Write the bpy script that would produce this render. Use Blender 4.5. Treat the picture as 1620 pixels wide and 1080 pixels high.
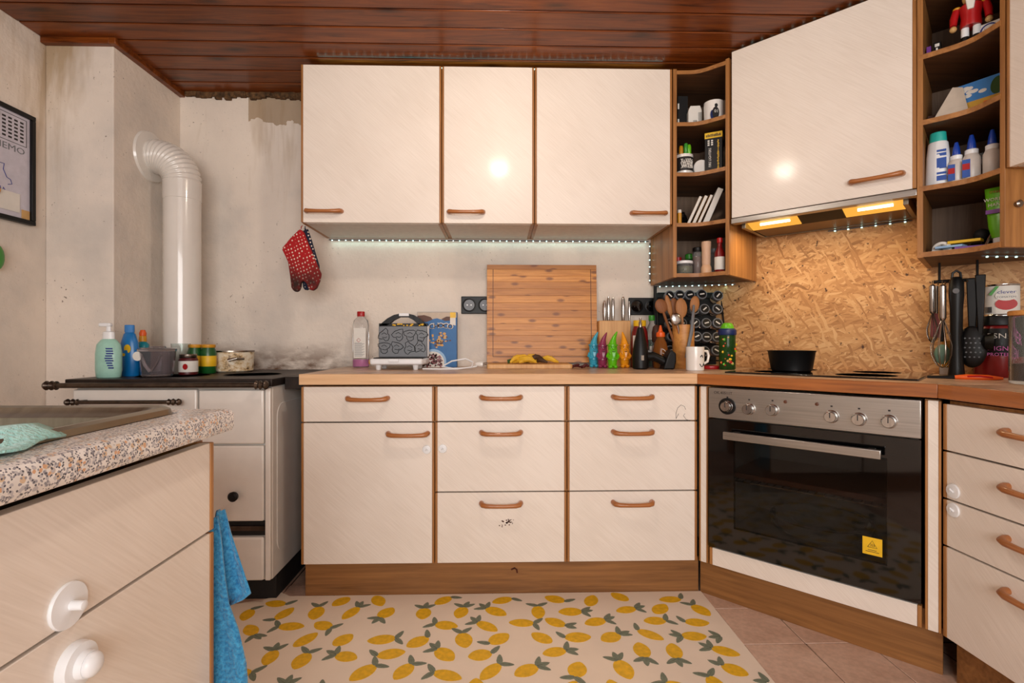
import bpy, bmesh, math, random
from math import sin, cos, pi, radians, sqrt
from mathutils import Vector, Matrix
random.seed(7)
C = bpy.context.scene.collection
for o in list(bpy.data.objects):
    bpy.data.objects.remove(o)

# ------------------------------------------------------------------ camera
FPX, YAW, CAMZ = 809.155, 0.0252, 0.975
cam_d = bpy.data.cameras.new('camera'); cam = bpy.data.objects.new('camera', cam_d); C.objects.link(cam)
cam_d.sensor_width = 36.0; cam_d.lens = 36.0*FPX/1620.0; cam_d.clip_start = 0.02
cam.location = (0, 0, CAMZ); cam.rotation_euler = (pi/2, 0, -YAW)
sc = bpy.context.scene; sc.camera = cam

# ------------------------------------------------------------------ world, large lights, exposure
sc.view_settings.view_transform = 'Standard'; sc.view_settings.look = 'None'
sc.view_settings.gamma = 1.0; sc.view_settings.use_curve_mapping = False
sc.view_settings.exposure = -0.16
w = bpy.data.worlds.new('world'); sc.world = w; w.use_nodes = True
w.node_tree.nodes['Background'].inputs[0].default_value = (0.80, 0.90, 1.0, 1)
w.node_tree.nodes['Background'].inputs[1].default_value = 1.0
def area(name, loc, rot, sx, sy, power, col):
    l = bpy.data.lights.new(name, 'AREA'); l.shape = 'RECTANGLE'; l.size = sx; l.size_y = sy
    l.energy = power; l.color = col
    o = bpy.data.objects.new(name, l); C.objects.link(o); o.location = loc; o.rotation_euler = rot
    return o
# added fill light, set at an unseen window opening behind the camera
area('rear_fill_light', (0.1, -1.74, 1.35), (radians(90), 0, 0), 2.2, 1.25, 84.0, (1.0, 0.97, 0.94))

# ------------------------------------------------------------------ helpers
def srgb(r, g, b):
    f = lambda c: (c/255.0)/12.92 if c <= 10 else (((c/255.0)+0.055)/1.055)**2.4
    return (f(r), f(g), f(b), 1.0)
def at(px, py, Y):                      # photo pixel (1620 x 1080) -> point of the plane at depth Y
    a = (px-810)/FPX; b = -(py-540)/FPX; c, s = cos(YAW), sin(YAW)
    d = Vector((a*c+s, -a*s+c, b)); t = Y/d.y
    return Vector((0, 0, CAMZ)) + d*t
class NT:
    def __init__(self, name):
        self.m = bpy.data.materials.new(name); self.m.use_nodes = True
        self.t = self.m.node_tree; self.b = self.t.nodes['Principled BSDF']
    def n(self, typ, **kw):
        nd = self.t.nodes.new(typ)
        for k, v in kw.items():
            if k in nd.inputs.keys() if isinstance(k, str) else False: nd.inputs[k].default_value = v
            else: setattr(nd, k, v)
        return nd
    def l(self, a, b): self.t.links.new(a, b)
    def coords(self, scale=(1,1,1), rot=(0,0,0), loc=(0,0,0), out='Object'):
        tc = self.n('ShaderNodeTexCoord'); mp = self.n('ShaderNodeMapping')
        mp.inputs['Scale'].default_value = scale; mp.inputs['Rotation'].default_value = rot; mp.inputs['Location'].default_value = loc
        self.l(tc.outputs[out], mp.inputs['Vector']); return mp.outputs['Vector']
    def noise(self, vec, scale, detail=3, rough=0.55, dist=0):
        nd = self.n('ShaderNodeTexNoise'); nd.inputs['Scale'].default_value = scale; nd.inputs['Detail'].default_value = detail
        nd.inputs['Roughness'].default_value = rough; nd.inputs['Distortion'].default_value = dist
        self.l(vec, nd.inputs['Vector']); return nd.outputs['Fac']
    def ramp(self, fac, stops, interp='LINEAR'):
        r = self.n('ShaderNodeValToRGB'); cr = r.color_ramp; cr.interpolation = interp
        while len(cr.elements) < len(stops): cr.elements.new(0.5)
        for e, (p, c) in zip(cr.elements, stops): e.position = p; e.color = c
        self.l(fac, r.inputs['Fac']); return r.outputs['Color']
    def mix(self, fac, a, b, mode='MIX'):
        m = self.n('ShaderNodeMix'); m.data_type = 'RGBA'; m.blend_type = mode
        for sock, v in ((m.inputs[0], fac), (m.inputs[6], a), (m.inputs[7], b)):
            if isinstance(v, (tuple, float, int)): sock.default_value = v
            else: self.l(v, sock)
        return m.outputs[2]
    def math(self, op, a, b=None, clamp=False):
        m = self.n('ShaderNodeMath'); m.operation = op; m.use_clamp = clamp
        for i, v in enumerate((a, b)):
            if v is None: continue
            if isinstance(v, (float, int)): m.inputs[i].default_value = v
            else: self.l(v, m.inputs[i])
        return m.outputs[0]
    def bump(self, h, strength=0.2, dist=0.01):
        b = self.n('ShaderNodeBump'); b.inputs['Strength'].default_value = strength; b.inputs['Distance'].default_value = dist
        self.l(h, b.inputs['Height']); self.l(b.outputs['Normal'], self.b.inputs['Normal'])
    def col(self, c):
        if isinstance(c, tuple): self.b.inputs['Base Color'].default_value = c
        else: self.l(c, self.b.inputs['Base Color'])
    def set(self, **kw):
        for k, v in kw.items():
            s = self.b.inputs[k.replace('_', ' ')]
            if isinstance(v, (tuple, float, int)): s.default_value = v
            else: self.l(v, s)
        return self
def plain(name, rgb, rough=0.5, metal=0.0, grain=0.06, scale=40, **kw):
    t = NT(name); c = srgb(*rgb); v = t.coords()
    f = t.noise(v, scale)
    d = tuple(max(0, x*(1-grain*2)) for x in c[:3])+(1,)
    t.col(t.ramp(f, [(0.3, d), (0.7, c)])); t.set(Roughness=rough, Metallic=metal, **kw); return t.m
def wood(name, dark, light, axis='x', scale=1.0, rough=0.45, coat=0.0, contrast=(0.3, 0.7)):
    t = NT(name); s = {'x': (2, 40, 40), 'y': (40, 2, 40), 'z': (40, 40, 2)}[axis]
    v = t.coords(tuple(a*scale for a in s)); f = t.noise(v, 1.6, 5, 0.6, 0.6)
    v2 = t.coords(tuple(a*scale*0.22 for a in s)); g = t.noise(v2, 2.0, 2, 0.5, 1.0)
    h = t.math('ADD', t.math('MULTIPLY', f, 0.65), t.math('MULTIPLY', g, 0.35))
    t.col(t.ramp(h, [(contrast[0], srgb(*dark)), (contrast[1], srgb(*light))]))
    t.set(Roughness=rough, Coat_Weight=coat); t.bump(f, 0.08, 0.002); return t.m
def emis(name, rgb, strength):
    t = NT(name); t.col((0.02, 0.02, 0.02, 1)); t.set(Emission_Color=srgb(*rgb), Emission_Strength=float(strength)); return t.m
def glass(name, rgb=(255,255,255), rough=0.03, trans=0.9):
    t = NT(name); t.col(srgb(*rgb)); t.set(Roughness=rough, Transmission_Weight=trans, IOR=1.25); return t.m

# ------------------------------------------------------------------ materials
M = {}
def plaster(name, chimney=False):
    t = NT(name); v = t.coords()
    big = t.noise(v, 2.2, 4, 0.6); base = t.ramp(big, [(0.28, srgb(204,196,187)), (0.50, srgb(228,216,203)), (0.72, srgb(238,226,212))])
    vs = t.coords((5, 5, 0.9)); st = t.noise(vs, 1.3, 4, 0.65, 0.4)
    tc = t.n('ShaderNodeTexCoord'); sx = t.n('ShaderNodeSeparateXYZ'); t.l(tc.outputs['Object'], sx.inputs[0])
    hi = t.n('ShaderNodeMapRange'); hi.inputs[1].default_value = 1.35; hi.inputs[2].default_value = 2.2; t.l(sx.outputs['Z'], hi.inputs[0])
    m1 = t.math('MULTIPLY', t.ramp(st, [(0.52, (0,0,0,1)), (0.72, (1,1,1,1))]), t.math('MULTIPLY', hi.outputs[0], 0.85))
    c = t.mix(m1, base, srgb(168,140,100))
    if not chimney:      # bare brown patch under the ceiling and soot above the stove and worktop edge
        wv = t.noise(t.coords((3,3,3)), 4, 3)
        edge = t.math('ADD', sx.outputs['Z'], t.math('MULTIPLY', t.math('SUBTRACT', wv, 0.5), 0.18))
        a = t.math('GREATER_THAN', edge, 2.055)
        xl = t.math('MULTIPLY', t.math('GREATER_THAN', sx.outputs['X'], -1.23), t.math('LESS_THAN', sx.outputs['X'], -0.2))
        c = t.mix(t.math('MULTIPLY', t.math('MULTIPLY', a, xl), 0.75), c, srgb(160,133,98))
        lo = t.n('ShaderNodeMapRange'); lo.inputs[1].default_value = 0.98; lo.inputs[2].default_value = 0.84; t.l(sx.outputs['Z'], lo.inputs[0])
        sm = t.noise(t.coords((4,4,9)), 2.2, 4, 0.6)
        xs = t.n('ShaderNodeMapRange'); xs.inputs[1].default_value = -0.62; xs.inputs[2].default_value = -0.85; t.l(sx.outputs['X'], xs.inputs[0])
        c = t.mix(t.math('MULTIPLY', t.math('MULTIPLY', lo.outputs[0], xs.outputs[0]), t.ramp(sm, [(0.35,(0,0,0,1)),(0.6,(1,1,1,1))])), c, srgb(96,62,36))
    sp = t.noise(t.coords(), 95, 2, 0.5); sp2 = t.noise(t.coords(), 4.5, 2)
    dots = t.math('MULTIPLY', t.ramp(sp, [(0.70,(0,0,0,1)),(0.745,(1,1,1,1))]), t.ramp(sp2, [(0.45,(0,0,0,1)),(0.62,(1,1,1,1))]))
    c = t.mix(t.math('MULTIPLY', dots, 0.8), c, srgb(92,76,62))
    t.col(c); t.set(Roughness=0.88); bh = t.noise(v, 26, 5, 0.65); t.bump(bh, 0.32, 0.012); return t.m
M['plaster'] = plaster('plaster'); M['plaster_c'] = plaster('plaster_chimney', True)
def laminate(name, c1, c2, rough=0.42, coat=0.18):
    t = NT(name); v = t.coords((1,1,1), (0, radians(40), 0))
    tc0 = t.n('ShaderNodeTexCoord'); vr = t.n('ShaderNodeVectorRotate'); vr.rotation_type = 'Y_AXIS'; vr.inputs['Angle'].default_value = radians(-42); t.l(tc0.outputs['Object'], vr.inputs['Vector'])
    mp = t.n('ShaderNodeMapping'); mp.inputs['Scale'].default_value = (9, 3, 260); t.l(vr.outputs[0], mp.inputs['Vector']); f = t.noise(mp.outputs[0], 1.0, 2, 0.5)
    g = t.noise(v, 2.5, 3); h = t.math('ADD', t.math('MULTIPLY', f, 0.5), t.math('MULTIPLY', g, 0.5))
    c = t.ramp(h, [(0.30, srgb(*c1)), (0.62, srgb(*c2))])
    sp = t.noise(t.coords(), 60, 2); sp2 = t.noise(t.coords(), 3, 2)
    d = t.math('MULTIPLY', t.ramp(sp, [(0.735,(0,0,0,1)),(0.77,(1,1,1,1))]), t.ramp(sp2, [(0.5,(0,0,0,1)),(0.62,(1,1,1,1))]))
    c = t.mix(t.math('MULTIPLY', d, 0.7), c, srgb(150,105,65))
    t.col(c); t.set(Roughness=rough, Coat_Weight=coat, Coat_Roughness=0.13); t.bump(f, 0.04, 0.001); return t.m
M['lam'] = laminate('white_laminate', (220,208,195), (235,225,214))
M['lam_under'] = plain('cabinet_underside', (214,206,196), 0.5)
M['oak_z'] = wood('oak_vertical', (122,76,34), (186,130,72), 'z')
M['oak_x'] = wood('oak_horizontal', (122,76,34), (184,128,72), 'x')
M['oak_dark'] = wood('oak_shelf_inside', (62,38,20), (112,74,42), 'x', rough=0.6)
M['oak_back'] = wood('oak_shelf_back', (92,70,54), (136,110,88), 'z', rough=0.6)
M['plinth'] = wood('plinth_oak', (104,66,30), (158,108,58), 'x', rough=0.5)
M['handle'] = wood('handle_beech', (138,78,34), (190,122,66), 'x', rough=0.35, coat=0.3)
M['edge_wood'] = wood('worktop_edge_wood', (112,60,22), (184,110,50), 'x', rough=0.35, coat=0.3)
def pine(name):
    t = NT(name); oi = t.n('ShaderNodeObjectInfo'); tc = t.n('ShaderNodeTexCoord')
    off = t.n('ShaderNodeVectorMath'); off.operation = 'MULTIPLY_ADD'; off.inputs[1].default_value = (37, 11, 5); t.l(oi.outputs['Random'], off.inputs[0]); t.l(tc.outputs['Object'], off.inputs[2])
    def mp_(sc):
        m_ = t.n('ShaderNodeMapping'); m_.inputs['Scale'].default_value = sc; t.l(off.outputs[0], m_.inputs['Vector']); return m_.outputs[0]
    f = t.noise(mp_((1.2, 14, 14)), 2.4, 5, 0.6, 1.2)
    k = t.n('ShaderNodeTexVoronoi'); k.voronoi_dimensions = '2D'; k.inputs['Scale'].default_value = 1.0
    t.l(mp_((1.7, 6, 6)), k.inputs['Vector'])
    kn = t.ramp(k.outputs['Distance'], [(0.02, srgb(30,10,4)), (0.14, (1,1,1,1))])
    c = t.ramp(f, [(0.28, srgb(62,26,6)), (0.52, srgb(118,58,18)), (0.78, srgb(146,80,30))])
    c = t.mix(0.75, c, kn, 'MULTIPLY')
    hv = t.math('ADD', t.math('MULTIPLY', oi.outputs['Random'], 0.35), 0.80)
    c = t.mix(1.0, c, t.ramp(hv, [(0.0,(0,0,0,1)),(1.0,(1,1,1,1))]), 'MULTIPLY')
    t.col(c); t.set(Roughness=0.34, Specular_IOR_Level=0.3, Coat_Weight=0.1, Coat_Roughness=0.12); t.bump(f, 0.10, 0.002); return t.m
M['pine'] = pine('varnished_pine')
M['pine_dark'] = plain('board_groove', (28,12,6), 0.8)
M['crumble'] = plain('crumbling_mortar', (112,80,48), 0.95, grain=0.4, scale=60)
def tile(name, tex=False):
    t = NT(name); v = t.coords(); f = t.noise(v, 6, 4, 0.6); g = t.noise(v, 60, 3)
    c = t.ramp(f, [(0.3, srgb(190,154,132)), (0.55, srgb(216,182,160)), (0.75, srgb(224,194,174))])
    c = t.mix(0.12, c, t.ramp(g, [(0.4,(0,0,0,1)),(0.6,(1,1,1,1))]), 'MULTIPLY')
    if tex:
        br = t.n('ShaderNodeTexBrick'); br.offset = 0.0; br.inputs['Scale'].default_value = 1.0
        br.inputs['Brick Width'].default_value = 0.203; br.inputs['Row Height'].default_value = 0.22; br.inputs['Mortar Size'].default_value = 0.003
        t.l(t.coords((1,1,1), (0,0,0), (-0.178, -0.088, 0)), br.inputs['Vector'])
        c = t.mix(br.outputs['Fac'], c, srgb(66,44,34))
    t.col(c); t.set(Roughness=0.42); return t.m
M['tile'] = tile('floor_tile'); M['tile_far'] = tile('floor_tile_far', True); M['grout'] = plain('grout', (66,44,34), 0.9)
def osb(name):
    t = NT(name); cur = None
    pal = [(0.0, srgb(104,66,36)), (0.22, srgb(168,118,70)), (0.5, srgb(192,142,90)), (0.75, srgb(204,156,104)), (1.0, srgb(218,176,126))]
    for i, (ang, sx, sz, seed) in enumerate([(12, 13, 95, 0), (-38, 15, 110, 3.3), (62, 15, 105, 7.1), (-12, 12, 90, 11.7), (22, 16, 110, 15.2), (-62, 15, 120, 19.0)]):
        dn = t.n('ShaderNodeTexNoise'); dn.inputs['Scale'].default_value = 9; t.l(t.coords(), dn.inputs['Vector'])
        ad = t.n('ShaderNodeVectorMath'); ad.operation = 'MULTIPLY_ADD'; ad.inputs[1].default_value = (0.05, 0.0, 0.05)
        tc = t.n('ShaderNodeTexCoord'); t.l(dn.outputs['Color'], ad.inputs[0]); t.l(tc.outputs['Object'], ad.inputs[2])
        r = t.n('ShaderNodeVectorRotate'); r.rotation_type = 'Y_AXIS'; r.inputs['Angle'].default_value = radians(ang); t.l(ad.outputs[0], r.inputs['Vector'])
        mp = t.n('ShaderNodeMapping'); mp.inputs['Scale'].default_value = (sx, 0.0, sz); mp.inputs['Location'].default_value = (seed, 0, seed*1.7); t.l(r.outputs[0], mp.inputs['Vector'])
        vo = t.n('ShaderNodeTexVoronoi'); vo.inputs['Scale'].default_value = 1.0; vo.inputs['Randomness'].default_value = 1.0; t.l(mp.outputs[0], vo.inputs['Vector'])
        sp = t.n('ShaderNodeSeparateColor'); t.l(vo.outputs['Color'], sp.inputs[0])
        grain = t.noise(mp.outputs[0], 3.0, 3)
        tone = t.math('ADD', t.math('MULTIPLY', sp.outputs[0], 0.75), t.math('MULTIPLY', grain, 0.3))
        c = t.ramp(tone, pal)
        if cur is None: cur = c
        else: cur = t.mix(t.math('GREATER_THAN', sp.outputs[1], (0.5,0.5,0.55,0.55,0.62,0.80)[i]), cur, c)
    sp = t.noise(t.coords(), 55, 2); cur = t.mix(t.ramp(sp, [(0.66,(0,0,0,1)),(0.74,(1,1,1,1))]), cur, srgb(70,38,20))
    t.col(cur); t.set(Roughness=0.55); bw = t.n('ShaderNodeRGBToBW'); t.l(cur, bw.inputs[0]); t.bump(bw.outputs[0], 0.25, 0.004); return t.m
M['osb'] = osb('osb_strands')
def granite(name):
    t = NT(name); v = t.coords(); cur = t.ramp(t.noise(v, 30, 3), [(0.35, srgb(222,216,210)), (0.65, srgb(240,235,230))])
    for sc_, th, col_, seed in [(130, 0.86, (214,186,156), 1), (190, 0.70, (192,188,190), 4), (320, 0.72, (148,146,152), 8), (400, 0.76, (84,84,94), 13), (210, 0.93, (216,168,130), 17)]:
        vo = t.n('ShaderNodeTexVoronoi'); vo.inputs['Scale'].default_value = sc_; t.l(t.coords((1,1,1), (0,0,0), (seed,seed,seed)), vo.inputs['Vector'])
        s = t.n('ShaderNodeSeparateColor'); t.l(vo.outputs['Color'], s.inputs[0])
        k = t.math('MULTIPLY', t.math('GREATER_THAN', s.outputs[0], th), t.math('LESS_THAN', vo.outputs['Distance'], 0.50))
        cur = t.mix(k, cur, srgb(*col_))
    t.col(cur); t.set(Roughness=0.35, Coat_Weight=0.2); return t.m
M['granite'] = granite('terrazzo_laminate')
def worktop(name):
    t = NT(name); v = t.coords(); f = t.noise(v, 9, 5, 0.7); g = t.noise(v, 90, 3)
    c = t.ramp(f, [(0.32, srgb(150,118,94)), (0.5, srgb(208,172,142)), (0.7, srgb(222,192,164))])
    c = t.mix(0.25, c, t.ramp(g, [(0.35,(0.3,0.25,0.2,1)),(0.6,(1,1,1,1))]), 'MULTIPLY')
    t.col(c); t.set(Roughness=0.32); return t.m
M['worktop'] = worktop('worn_beige_worktop')
M['edge_beige'] = wood('worn_beige_edge', (196,150,104), (232,192,148), 'x', rough=0.5)
def steel(name, rgb=(190,188,184), rough=0.32, axis=(2,2,160)):
    t = NT(name); f = t.noise(t.coords(axis), 2.0, 3); t.col(t.ramp(f, [(0.3, tuple(0.75*x for x in srgb(*rgb)[:3])+(1,)), (0.7, srgb(*rgb))]))
    t.set(Roughness=rough, Metallic=1.0); t.bump(f, 0.05, 0.0005); return t.m
M['steel'] = steel('brushed_steel'); M['steel_v'] = steel('polished_steel', (205,203,200), 0.2, (60,60,3)); M['steel_dk'] = steel('worn_sink_steel', (168,162,148), 0.33, (30,3,3))
M['chrome'] = plain('dull_chrome', (150,140,130), 0.25, 1.0)
M['iron'] = plain('sooty_iron', (52,40,34), 0.45, 0.4, grain=0.35, scale=14)
M['iron_edge'] = plain('rail_metal', (96,84,74), 0.32, 0.9, grain=0.3, scale=20)
M['enamel'] = plain('white_enamel', (234,229,222), 0.28, grain=0.05, scale=9, Coat_Weight=0.4)
M['pipe_white'] = plain('white_pipe_enamel', (226,220,212), 0.22, grain=0.03, scale=8, Coat_Weight=0.5)
M['black'] = plain('black_plastic', (11,11,12), 0.42, Specular_IOR_Level=0.3); M['black_gl'] = plain('black_gloss', (5,5,6), 0.06, Coat_Weight=0.3)
M['black_matt'] = plain('black_matt', (16,15,15), 0.75); M['grey'] = plain('grey_plastic', (96,96,98), 0.4)
M['white'] = plain('white_plastic', (234,236,238), 0.35, grain=0.02); M['paper'] = plain('white_paper', (228,224,216), 0.8, grain=0.03)
M['cream'] = plain('cream_card', (206,190,172), 0.8); M['ceramic'] = plain('white_ceramic', (236,232,226), 0.15, grain=0.02, Coat_Weight=0.5)
for nm, rgb, ro in [('red',(176,20,24),.35),('darkred',(120,16,18),.3),('orange',(236,96,24),.4),('yellow',(238,190,30),.45),('amber',(214,150,34),.4),
    ('green',(60,150,50),.35),('lime',(104,188,30),.3),('gnome_blue',(60,168,196),.22),('gnome_purple',(142,48,84),.22),('gnome_green',(96,190,18),.22),('gnome_orange',(246,160,26),.22),
    ('teal',(14,134,150),.3),('mint',(160,208,192),.32),('blue',(12,112,180),.3),('navy',(26,44,96),.4),('cap_blue',(24,66,170),.35),('cap_teal',(40,178,166),.35),('purple',(120,60,150),.5),
    ('pink',(214,104,180),.3),('magenta',(170,24,84),.4),('brown',(92,50,26),.5),('tan',(206,164,104),.5),('label_blue',(40,84,170),.5),('skyblue',(60,130,200),.6),('field',(206,160,60),.7),('treegreen',(50,80,30),.8),
    ('lightblue',(150,186,220),.5),('text_blue',(44,60,140),.6),('dkgreen',(20,84,34),.3),('peel',(232,182,48),.55),('peel_dark',(70,44,20),.7),('berry',(84,16,20),.4),('ink',(34,30,30),.6),('choc',(70,36,22),.6),('whiteboard',(206,202,214),.25),('steel_grey',(112,116,122),.45)]:
    M[nm] = plain(nm, rgb, ro)
M['clear'] = glass('clear_plastic', (244,244,244)); M['smoke'] = glass('smoky_plastic', (204,198,204), 0.05, 0.93); M['glass'] = glass('clear_glass', (240,246,244), 0.01, 0.97)
M['green_glass'] = glass('green_bottle', (52,96,44), 0.1, 0.6); M['amber_glass'] = glass('sauce', (150,90,40), 0.15, 0.4); M['ovenglass'] = plain('oven_glass', (14,13,12), 0.03, Alpha=0.42)
M['bamboo'] = wood('bamboo', (168,104,44), (226,164,90), 'x', 0.8, rough=0.42); M['bamboo_s'] = None
def bamboo_strips(name):
    t = NT(name); oi = t.n('ShaderNodeObjectInfo'); off = t.n('ShaderNodeVectorMath'); off.operation = 'MULTIPLY_ADD'; off.inputs[1].default_value = (9, 9, 9)
    tc = t.n('ShaderNodeTexCoord'); t.l(oi.outputs['Random'], off.inputs[0]); t.l(tc.outputs['Object'], off.inputs[2])
    mp = t.n('ShaderNodeMapping'); mp.inputs['Scale'].default_value = (4, 60, 60); t.l(off.outputs[0], mp.inputs['Vector']); f = t.noise(mp.outputs[0], 1.5, 4, 0.6, 0.4)
    c = t.ramp(f, [(0.3, srgb(190,122,50)), (0.7, srgb(226,158,78))]); c = t.mix(1.0, c, t.ramp(oi.outputs['Random'], [(0.0,(0.66,0.60,0.52,1)),(1.0,(1,1,1,1))]), 'MULTIPLY')
    vo = t.n('ShaderNodeTexVoronoi'); vo.inputs['Scale'].default_value = 1.0; mp2 = t.n('ShaderNodeMapping'); mp2.inputs['Scale'].default_value = (7, 0, 0); sz = t.n('ShaderNodeSeparateXYZ'); t.l(off.outputs[0], sz.inputs[0]); cz = t.n('ShaderNodeCombineXYZ'); t.l(t.math('MULTIPLY', sz.outputs['X'], 7.0), cz.inputs[0]); t.l(t.math('MULTIPLY', sz.outputs['Z'], 16.0), cz.inputs[1]); vo.voronoi_dimensions = '2D'; t.l(cz.outputs[0], vo.inputs['Vector'])
    c = t.mix(t.ramp(vo.outputs['Distance'], [(0.07,(.8,.8,.8,1)),(0.17,(0,0,0,1))]), c, srgb(112,60,20)); t.col(c); t.set(Roughness=0.42); return t.m
M['bamboo_s'] = bamboo_strips('bamboo_strips')
M['bamboo_lt'] = wood('bamboo_light', (190,136,78), (226,178,116), 'z', rough=0.45)
M['spoon'] = wood('spoon_wood', (140,88,46), (190,132,78), 'z', rough=0.6); M['spoon_dk'] = wood('spoon_wood_dark', (108,62,30), (150,94,50), 'z', rough=0.6)
M['led'] = emis('led_cyan', (200,255,244), 5.0); M['hoodlamp'] = emis('hood_lamp_glow', (255,178,66), 1.1); M['hoodbulb'] = emis('hood_bulb_glow', (255,236,180), 8.0); M['bulb'] = emis('lamp_bulb_glow', (255,226,190), 40.0)
def dots(name, base, scorch=True):
    t = NT(name); vo = t.n('ShaderNodeTexVoronoi'); vo.inputs['Scale'].default_value = 78; vo.inputs['Randomness'].default_value = 0.25
    t.l(t.coords((1, 0.0, 0.8), (0, radians(20), 0)), vo.inputs['Vector'])
    c = t.mix(t.math('LESS_THAN', vo.outputs['Distance'], 0.23), srgb(*base), srgb(226,206,190))
    if scorch:
        tc = t.n('ShaderNodeTexCoord'); sx = t.n('ShaderNodeSeparateXYZ'); t.l(tc.outputs['Object'], sx.inputs[0])
        mr = t.n('ShaderNodeMapRange'); mr.inputs[1].default_value = -0.13; mr.inputs[2].default_value = -0.25; t.l(sx.outputs['Z'], mr.inputs[0])
        nz = t.noise(t.coords(), 14, 3); c = t.mix(t.math('MULTIPLY', mr.outputs[0], t.ramp(nz, [(0.3,(0.35,0.35,0.35,1)),(0.55,(1,1,1,1))])), c, srgb(44,22,16))
    t.col(c); t.set(Roughness=0.9); return t.m
M['mitt_red'] = dots('red_dotted_cloth', (164,16,22)); M['mitt_navy'] = dots('navy_dotted_cloth', (22,30,52), False)
def terry(name, c1, c2):
    t = NT(name); f = t.noise(t.coords(), 160, 3); t.col(t.ramp(f, [(0.3, srgb(*c1)), (0.7, srgb(*c2))])); t.set(Roughness=0.95, Sheen_Weight=0.4); t.bump(f, 0.8, 0.006); return t.m
M['terry'] = terry('blue_terry', (18,106,160), (70,164,210)); M['cloth'] = terry('mint_microfibre', (140,206,200), (176,228,220))
M['mat'] = plain('mat_vinyl', (238,220,200), 0.6, grain=0.03, scale=8); M['lemon'] = plain('lemon_print', (240,186,22), 0.6, grain=0.12, scale=70); M['leaf'] = plain('leaf_print', (124,132,112), 0.6, grain=0.12, scale=120); M['stem'] = plain('stem_print', (64,70,56), 0.6)
def potmat(name):
    t = NT(name); f = t.noise(t.coords(), 30, 4, 0.7); t.col(t.ramp(f, [(0.42, srgb(232,220,198)), (0.56, srgb(206,176,130)), (0.66, srgb(70,46,28))])); t.set(Roughness=0.4); return t.m
M['stained_enamel'] = potmat('stained_enamel')
M['rust'] = plain('rust_stain', (96,40,18), 0.9, grain=0.4)

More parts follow.
